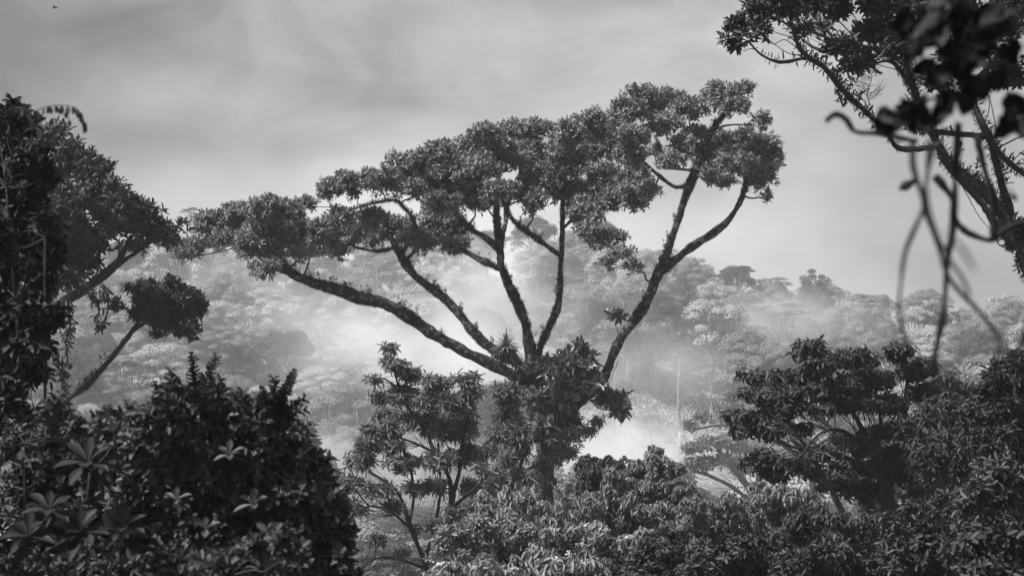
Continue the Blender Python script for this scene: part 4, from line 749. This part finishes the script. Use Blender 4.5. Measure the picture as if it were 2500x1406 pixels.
LOOK = dict(dome='domed tree', umbrella='flat umbrella tree', round='round tree', tall='slim bare-trunked tree', column='shaggy tree')
PLACED = []
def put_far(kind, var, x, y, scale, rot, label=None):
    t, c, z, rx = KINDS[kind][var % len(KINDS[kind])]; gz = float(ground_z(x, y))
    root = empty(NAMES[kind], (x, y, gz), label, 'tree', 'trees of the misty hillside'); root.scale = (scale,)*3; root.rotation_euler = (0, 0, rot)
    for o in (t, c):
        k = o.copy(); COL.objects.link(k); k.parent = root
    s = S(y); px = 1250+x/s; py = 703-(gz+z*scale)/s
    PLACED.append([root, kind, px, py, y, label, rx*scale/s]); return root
def put_top(kind, var, px, pytop, wpx, D, label, rot=0.):
    """place so that the crown top and width are as given"""
    t, c, z, rx = KINDS[kind][var % len(KINDS[kind])]; s = S(D); sc_ = wpx*s/2/rx; x = (px-1250)*s
    r = put_far(kind, var, x, D, sc_, rot, label); r.location.z = (703-pytop)*s-z*sc_; PLACED[-1][3] = pytop
    g = float(ground_z(x, D))
    if r.location.z > g+1.5*sc_:      # stretch the stem down to the hillside
        h = r.location.z-g; m = MB(); tube(m, np.array([[0, 0, -h/sc_-1], [.15, 0, -h/sc_*.5], [0, 0, -1.]]), np.array([.6, .5, .45]), 8); m.build('lower_trunk', M_barkfar, r)
    return r
SKY = [('column', 0, 1990, 655, 105, 500, 'tallest shaggy tree on the skyline right of the giant tree'), ('umbrella', 1, 1800, 648, 130, 498, 'flat topped skyline tree standing on a pale bare trunk'),
 ('round', 1, 1892, 690, 110, 500, 'dark round skyline tree left of the tall shaggy one'), ('dome', 0, 1700, 645, 120, 515, 'pale domed skyline tree just right of the big fork'),
 ('umbrella', 0, 2105, 716, 125, 515, 'open umbrella tree with sky showing under its crown'), ('dome', 2, 2262, 703, 170, 500, 'wide domed skyline tree with fanning branches behind the lianas'),
 ('round', 2, 2475, 728, 120, 480, 'dark bushy skyline tree at the right edge'), ('round', 0, 1410, 560, 140, 530, 'round tree on the hilltop between the central limbs'), ('round', 3, 1560, 606, 110, 520, 'grey skyline tree left of the big fork'),
 ('round', 0, 1165, 578, 100, 530, 'pale skyline tree behind the centre left limbs'), ('column', 1, 2350, 760, 100, 500, 'shaggy skyline tree right of the wide domed one'), ('umbrella', 1, 465, 506, 60, 545, 'tiny umbrella tree alone on the skyline at left'),
 ('tall', 1, 1660, 800, 80, 400, 'thin tree with long pale trunk standing in the clearing'), ('tall', 1, 1500, 850, 60, 410, 'pale trunk standing near the right limb above the clearing'), ('round', 0, 1590, 1010, 62, 385, 'small rounded tree in the middle of the clearing'),
 ('tall', 0, 1735, 880, 66, 398, 'slight tree at the right side of the clearing'), ('dome', 1, 790, 893, 215, 395, 'large pale domed tree with fanning branches left of the young tree'), ('dome', 1, 880, 790, 215, 425, 'wide bright domed tree under the longest left limb'),
 ('dome', 3, 560, 738, 190, 450, 'broad domed tree right of the small round ball tree'), ('dome', 3, 545, 790, 180, 430, 'domed tree just below it'), ('round', 1, 690, 790, 170, 440, 'dark rounded tree between the bright domes'), ('dome', 0, 850, 955, 150, 385, 'smaller domed tree below the large pale one'), ('dome', 1, 960, 835, 170, 410, 'bright domed tree just above the young tree top'),
 ('dome', 0, 260, 905, 170, 400, 'domed tree seen behind the leaning trunk'), ('dome', 3, 300, 990, 170, 385, 'domed tree low behind the leaning trunk'), ('dome', 1, 2260, 840, 190, 420, 'pale domed tree behind the darkest liana')]
for i, q in enumerate(SKY): put_top(*q, rot=i*1.3)
rng = rg(77); occ = [(p[2], p[3], p[4]) for p in PLACED]
sp = 15.5; row = 0; y = 372.
while y < 526:
    half = .285*y+8; x = -half+rng.uniform(0, sp)
    while x < half:
        xx = x+rng.uniform(-3.5, 3.5); yy = y+rng.uniform(-4, 4); s = S(yy); px = 1250+xx/s; gpy = 703-float(ground_z(xx, yy))/s
        ok = not (1400 < px < 1870 and yy < 428+6*math.sin(px*.03))
        pr = [.36, .02, .48, .05, .09] if px < 1350 else [.20, .02, .56, .06, .16]
        kind = ['dome', 'umbrella', 'round', 'tall', 'column'][rng.choice(5, p=pr)]; sc_ = rng.uniform(.75, 1.25)*(.8 if kind in ('tall', 'column') and yy > 490 else 1)
        if yy > 495: sc_ *= .85
        if ok: put_far(kind, int(rng.integers(0, 12)), xx, yy, sc_*(1.2 if kind == 'round' else 1), rng.uniform(0, 6.3))
        x += sp*rng.uniform(.8, 1.2)
    y += sp*.8; row += 1
for i in range(46):      # trees of the valley floor, nearer
    px = rng.choice([rng.uniform(560, 1330), rng.uniform(1380, 1960)]); yy = rng.uniform(175, 345); xx = (px-1250)*S(yy); kind = ['round', 'dome', 'umbrella'][rng.integers(0, 3)]
    t, c, z, rx = KINDS[kind][0]; top = -rng.uniform(27, 34)*(yy/300)**.55+(0 if yy > 250 else -1.5); g = float(ground_z(xx, yy)); put_far(kind, int(rng.integers(0, 4)), xx, yy, max(.5, (top-g)/z), rng.uniform(0, 6.3))
# name every hill tree by its place
def where(px):
    for lim, t in ((300, 'behind the left edge tree'), (560, 'around the small ball crowned tree'), (760, 'below the left tip of the giant crown'), (980, 'under the long left limb'), (1180, 'between the two left limbs'), (1330, 'behind the central stems'), (1480, 'left of the right limb'), (1620, 'behind the right limb'), (1760, 'right of the right limb'), (1900, 'above the broad tree'), (2060, 'near the tall shaggy skyline tree'), (2220, 'left of the lianas')):
        if px < lim: return t
    return 'behind the lianas'
def band(p):
    if p[4] < 350: return 'in the valley'
    f = (p[4]-365)/160
    return ['at the hill foot', 'low on the slope', 'halfway up the slope', 'high on the slope', 'on the ridge'][min(4, int(f*5))]
cells = {}
for p in PLACED:
    if not p[5]: cells.setdefault((p[1], where(p[2]), band(p)), []).append(p)
ORD = ['leftmost', 'second', 'third', 'fourth', 'fifth', 'sixth', 'seventh', 'eighth', 'ninth', 'tenth', 'eleventh', 'twelfth']
for (kind, wh, bd), ps in cells.items():
    ps.sort(key=lambda p: p[2])
    for i, p in enumerate(ps):
        pre = '' if len(ps) == 1 else (ORD[min(i, 11)]+' ')
        p[0]['label'] = (pre+'hazy '+LOOK[kind]+' '+bd+' '+wh)

# brush between the far trees, grass tufts in the clearing
def understory():
    rng = rg(300); n = 5200; y = rng.uniform(362, 530, n); x = rng.uniform(-1, 1, n)*.29*y; px = 1250+x/S(y)
    clear = (px > 1400) & (px < 1870) & (y < 428); keep = (~clear) | (rng.random(n) < .12); x, y = x[keep], y[keep]; z = ground_z(x, y); n = len(x)
    mb = MB(); k = 60; r = rng.uniform(1.2, 2.6, (n, 1, 1)); v = nrm(rng.normal(0, 1, (n, k, 3))); v[..., 2] = np.abs(v[..., 2])
    p = np.stack([x, y, z+.5], -1)[:, None]+v*r*np.array([1, 1, .9])*rng.random((n, k, 1))**.3; nn = v+rng.normal(0, .5, v.shape)
    cards(mb, p.reshape(-1, 3), np.cross(nn, rng.normal(0, 1, nn.shape)).reshape(-1, 3), nn.reshape(-1, 3), rng.uniform(.35, .8, n*k), .35)
    tag(mb.build('undergrowth', M_far_dark), 'low tangled brush covering the hillside between the trees', 'undergrowth', kind='stuff')  # dark leaf colour stands in for the shade beneath the crowns
    mb = MB(); n = 26000; y = rng.uniform(368, 436, n); px = rng.uniform(1380, 1900, n); x = (px-1250)*S(y); z = ground_z(x, y)
    cards(mb, np.stack([x, y, z+.15], -1), rng.normal(0, .5, (n, 3))+np.array([0, 0, 1.]), rng.normal(0, 1, (n, 3))*np.array([1, 1, .2]), rng.uniform(.3, .9, n), rng.uniform(.15, .5, n))
    tag(mb.build('grass', M_far_pale), 'pale rough grass of the open clearing on the slope', 'grass', kind='stuff')
    mb = MB(); n = 60000; y = 2+rng.random(n)**.8*330; x = rng.uniform(-1, 1, n)*(.3*y+3); z = ground_z(x, y); h = .25+y*.004
    cards(mb, np.stack([x, y, z+h*.4], -1), rng.normal(0, .6, (n, 3))+np.array([0, 0, 1.]), rng.normal(0, 1, (n, 3)), h*rng.uniform(.6, 1.4, n)*1.6, h*.6)
    tag(mb.build('ground_cover', M_dark), 'dark leafy ground cover on the near slope beneath the trees', 'ground cover', kind='stuff')
understory()

# a bird high at the upper left
def bird():
    c = P(135, 20, 150); root = empty('bird', c, 'tiny dark bird gliding high in the upper left sky', 'bird'); b = MB(); p, r = smooth_path([[-.22, 0, -.01], [-.05, 0, 0], [.12, 0, .02], [.2, 0, .04]], [.015, .055, .05, .02], 5); tube(b, p+c, r, 8); b.build('body', M_liana, root, c, True)
    for s in (-1, 1):
        w_ = MB(); a = c+np.array([.02, s*.03, .02]); q = a+np.array([-.02, s*.28, .1]); t = a+np.array([-.12, s*.5, .03]); w_.add([a, q, t, q+np.array([-.14, 0, -.01]), a+np.array([-.16, 0, 0])], [[0, 1, 2, 3], [0, 3, 4, 4]][:1]+[[0, 3, 3, 4]][:0])
        w_.add([a, q+np.array([-.14, 0, -.01]), a+np.array([-.16, 0, 0]), a+np.array([-.08, 0, .01])], [[0, 1, 2, 3]]); w_.build('wing', M_liana, root, c)
bird()

# ------------------------------------------------------------------ the air
def haze():
    m = MB(); x0, x1, y0, y1, z0, z1 = -950, 950, -120, 1300, -220, 60
    v = [(x0, y0, z0), (x1, y0, z0), (x1, y1, z0), (x0, y1, z0), (x0, y0, z1), (x1, y0, z1), (x1, y1, z1), (x0, y1, z1)]
    m.add(v, [[0, 3, 2, 1], [4, 5, 6, 7], [0, 1, 5, 4], [1, 2, 6, 5], [2, 3, 7, 6], [3, 0, 4, 7]])
    h, n, l = mat('haze'); pv = n.new('ShaderNodeVolumePrincipled'); pv.inputs['Color'].default_value = (.97, .97, .97, 1); pv.inputs['Density'].default_value = .00035; pv.inputs['Anisotropy'].default_value = .3
    o = n.new('ShaderNodeOutputMaterial'); l.new(pv.outputs[0], o.inputs['Volume']); tag(m.build('haze', h), 'thin pale haze filling the valley air', 'haze', kind='stuff')
haze()
def mist(label, px, py, D, rx, ry, depth, dens, seed):
    c = P(px, py, D); s = S(D); o_mb = MB(); R = np.array([rx*s, depth, ry*s])
    n = 16; th = np.linspace(.02, PI-.02, 11); a = np.arange(n)*2*PI/n
    v = np.stack([np.sin(th)[:, None]*np.cos(a), np.sin(th)[:, None]*np.sin(a), np.cos(th)[:, None]+0*a], -1).reshape(-1, 3)
    i = (np.arange(10)*n)[:, None]+np.arange(n); j = (np.arange(10)*n)[:, None]+(np.arange(n)+1) % n
    f = np.stack([i, i+n, j+n, j], -1).reshape(-1, 4); top = np.array([[0, k, k+1, k+2] for k in range(1, n-2, 2)]+[[0, n-1, n-1, n-1]][:0])
    o_mb.add(v, np.concatenate([f, top, (np.array([[0, k+2, k+1, k] for k in range(1, n-2, 2)])+10*n)]))
    m, nn, l = mat('mist'); tc = nn.new('ShaderNodeTexCoord'); ln = nn.new('ShaderNodeVectorMath'); ln.operation = 'LENGTH'; l.new(tc.outputs['Object'], ln.inputs[0])
    fo = nn.new('ShaderNodeMapRange'); fo.interpolation_type = 'SMOOTHSTEP'; fo.inputs['From Min'].default_value = 1.; fo.inputs['From Max'].default_value = .15; l.new(ln.outputs['Value'], fo.inputs[0])
    mp = nn.new('ShaderNodeMapping'); mp.inputs['Scale'].default_value = tuple(R*.055); mp.inputs['Location'].default_value = (seed*3.1, seed, 0); l.new(tc.outputs['Object'], mp.inputs[0])
    no = nn.new('ShaderNodeTexNoise'); no.inputs['Scale'].default_value = 1.; no.inputs['Detail'].default_value = 5; no.inputs['Distortion'].default_value = .6; l.new(mp.outputs[0], no.inputs[0])
    nr = nn.new('ShaderNodeMapRange'); nr.inputs['From Min'].default_value = .40; nr.inputs['From Max'].default_value = .70; l.new(no.outputs[0], nr.inputs[0])
    mu = nn.new('ShaderNodeMath'); mu.operation = 'MULTIPLY'; l.new(fo.outputs[0], mu.inputs[0]); l.new(nr.outputs[0], mu.inputs[1])
    m2 = nn.new('ShaderNodeMath'); m2.operation = 'MULTIPLY'; l.new(mu.outputs[0], m2.inputs[0]); m2.inputs[1].default_value = dens
    pv = nn.new('ShaderNodeVolumePrincipled'); pv.inputs['Color'].default_value = (1, 1, 1, 1); pv.inputs['Anisotropy'].default_value = .2; l.new(m2.outputs[0], pv.inputs['Density'])
    out = nn.new('ShaderNodeOutputMaterial'); l.new(pv.outputs[0], out.inputs['Volume'])
    o = o_mb.build('mist', m); o.location = tuple(c); o.scale = tuple(R); tag(o, label, 'mist', kind='stuff')
mist('bright drifting mist low on the slope behind the young tree and central limbs', 1080, 880, 392, 520, 190, 45, .08, 1)
mist('bright mist pooled at the foot of the clearing', 1480, 1110, 345, 480, 130, 45, .07, 2)
mist('thin mist rising in the gap below the skyline on the right', 1960, 800, 450, 300, 130, 30, .05, 3)
mist('mist lying over the valley floor left of the big trunk', 880, 1150, 310, 420, 130, 40, .055, 4)
mist('thin mist veil high on the left slope', 700, 700, 470, 480, 110, 30, .022, 5)
mist('wisp of mist rising behind the central stems', 1230, 720, 430, 300, 170, 25, .075, 7)
mist('wisp of mist climbing the hillside under the long left limb', 800, 790, 415, 330, 130, 25, .032, 8)
mist('wisp of mist drifting over the clearing right of the big trunk', 1600, 900, 380, 240, 150, 22, .045, 9)
mist('wide thin veil of mist hanging over the whole hillside', 1100, 800, 440, 1500, 420, 130, .0032, 6)
mist('faint mist between the near shrubs and the umbrella trees', 1720, 1080, 115, 420, 230, 18, .02, 11)
mist('faint mist between the young tree and the valley', 900, 1150, 135, 600, 260, 18, .02, 12)
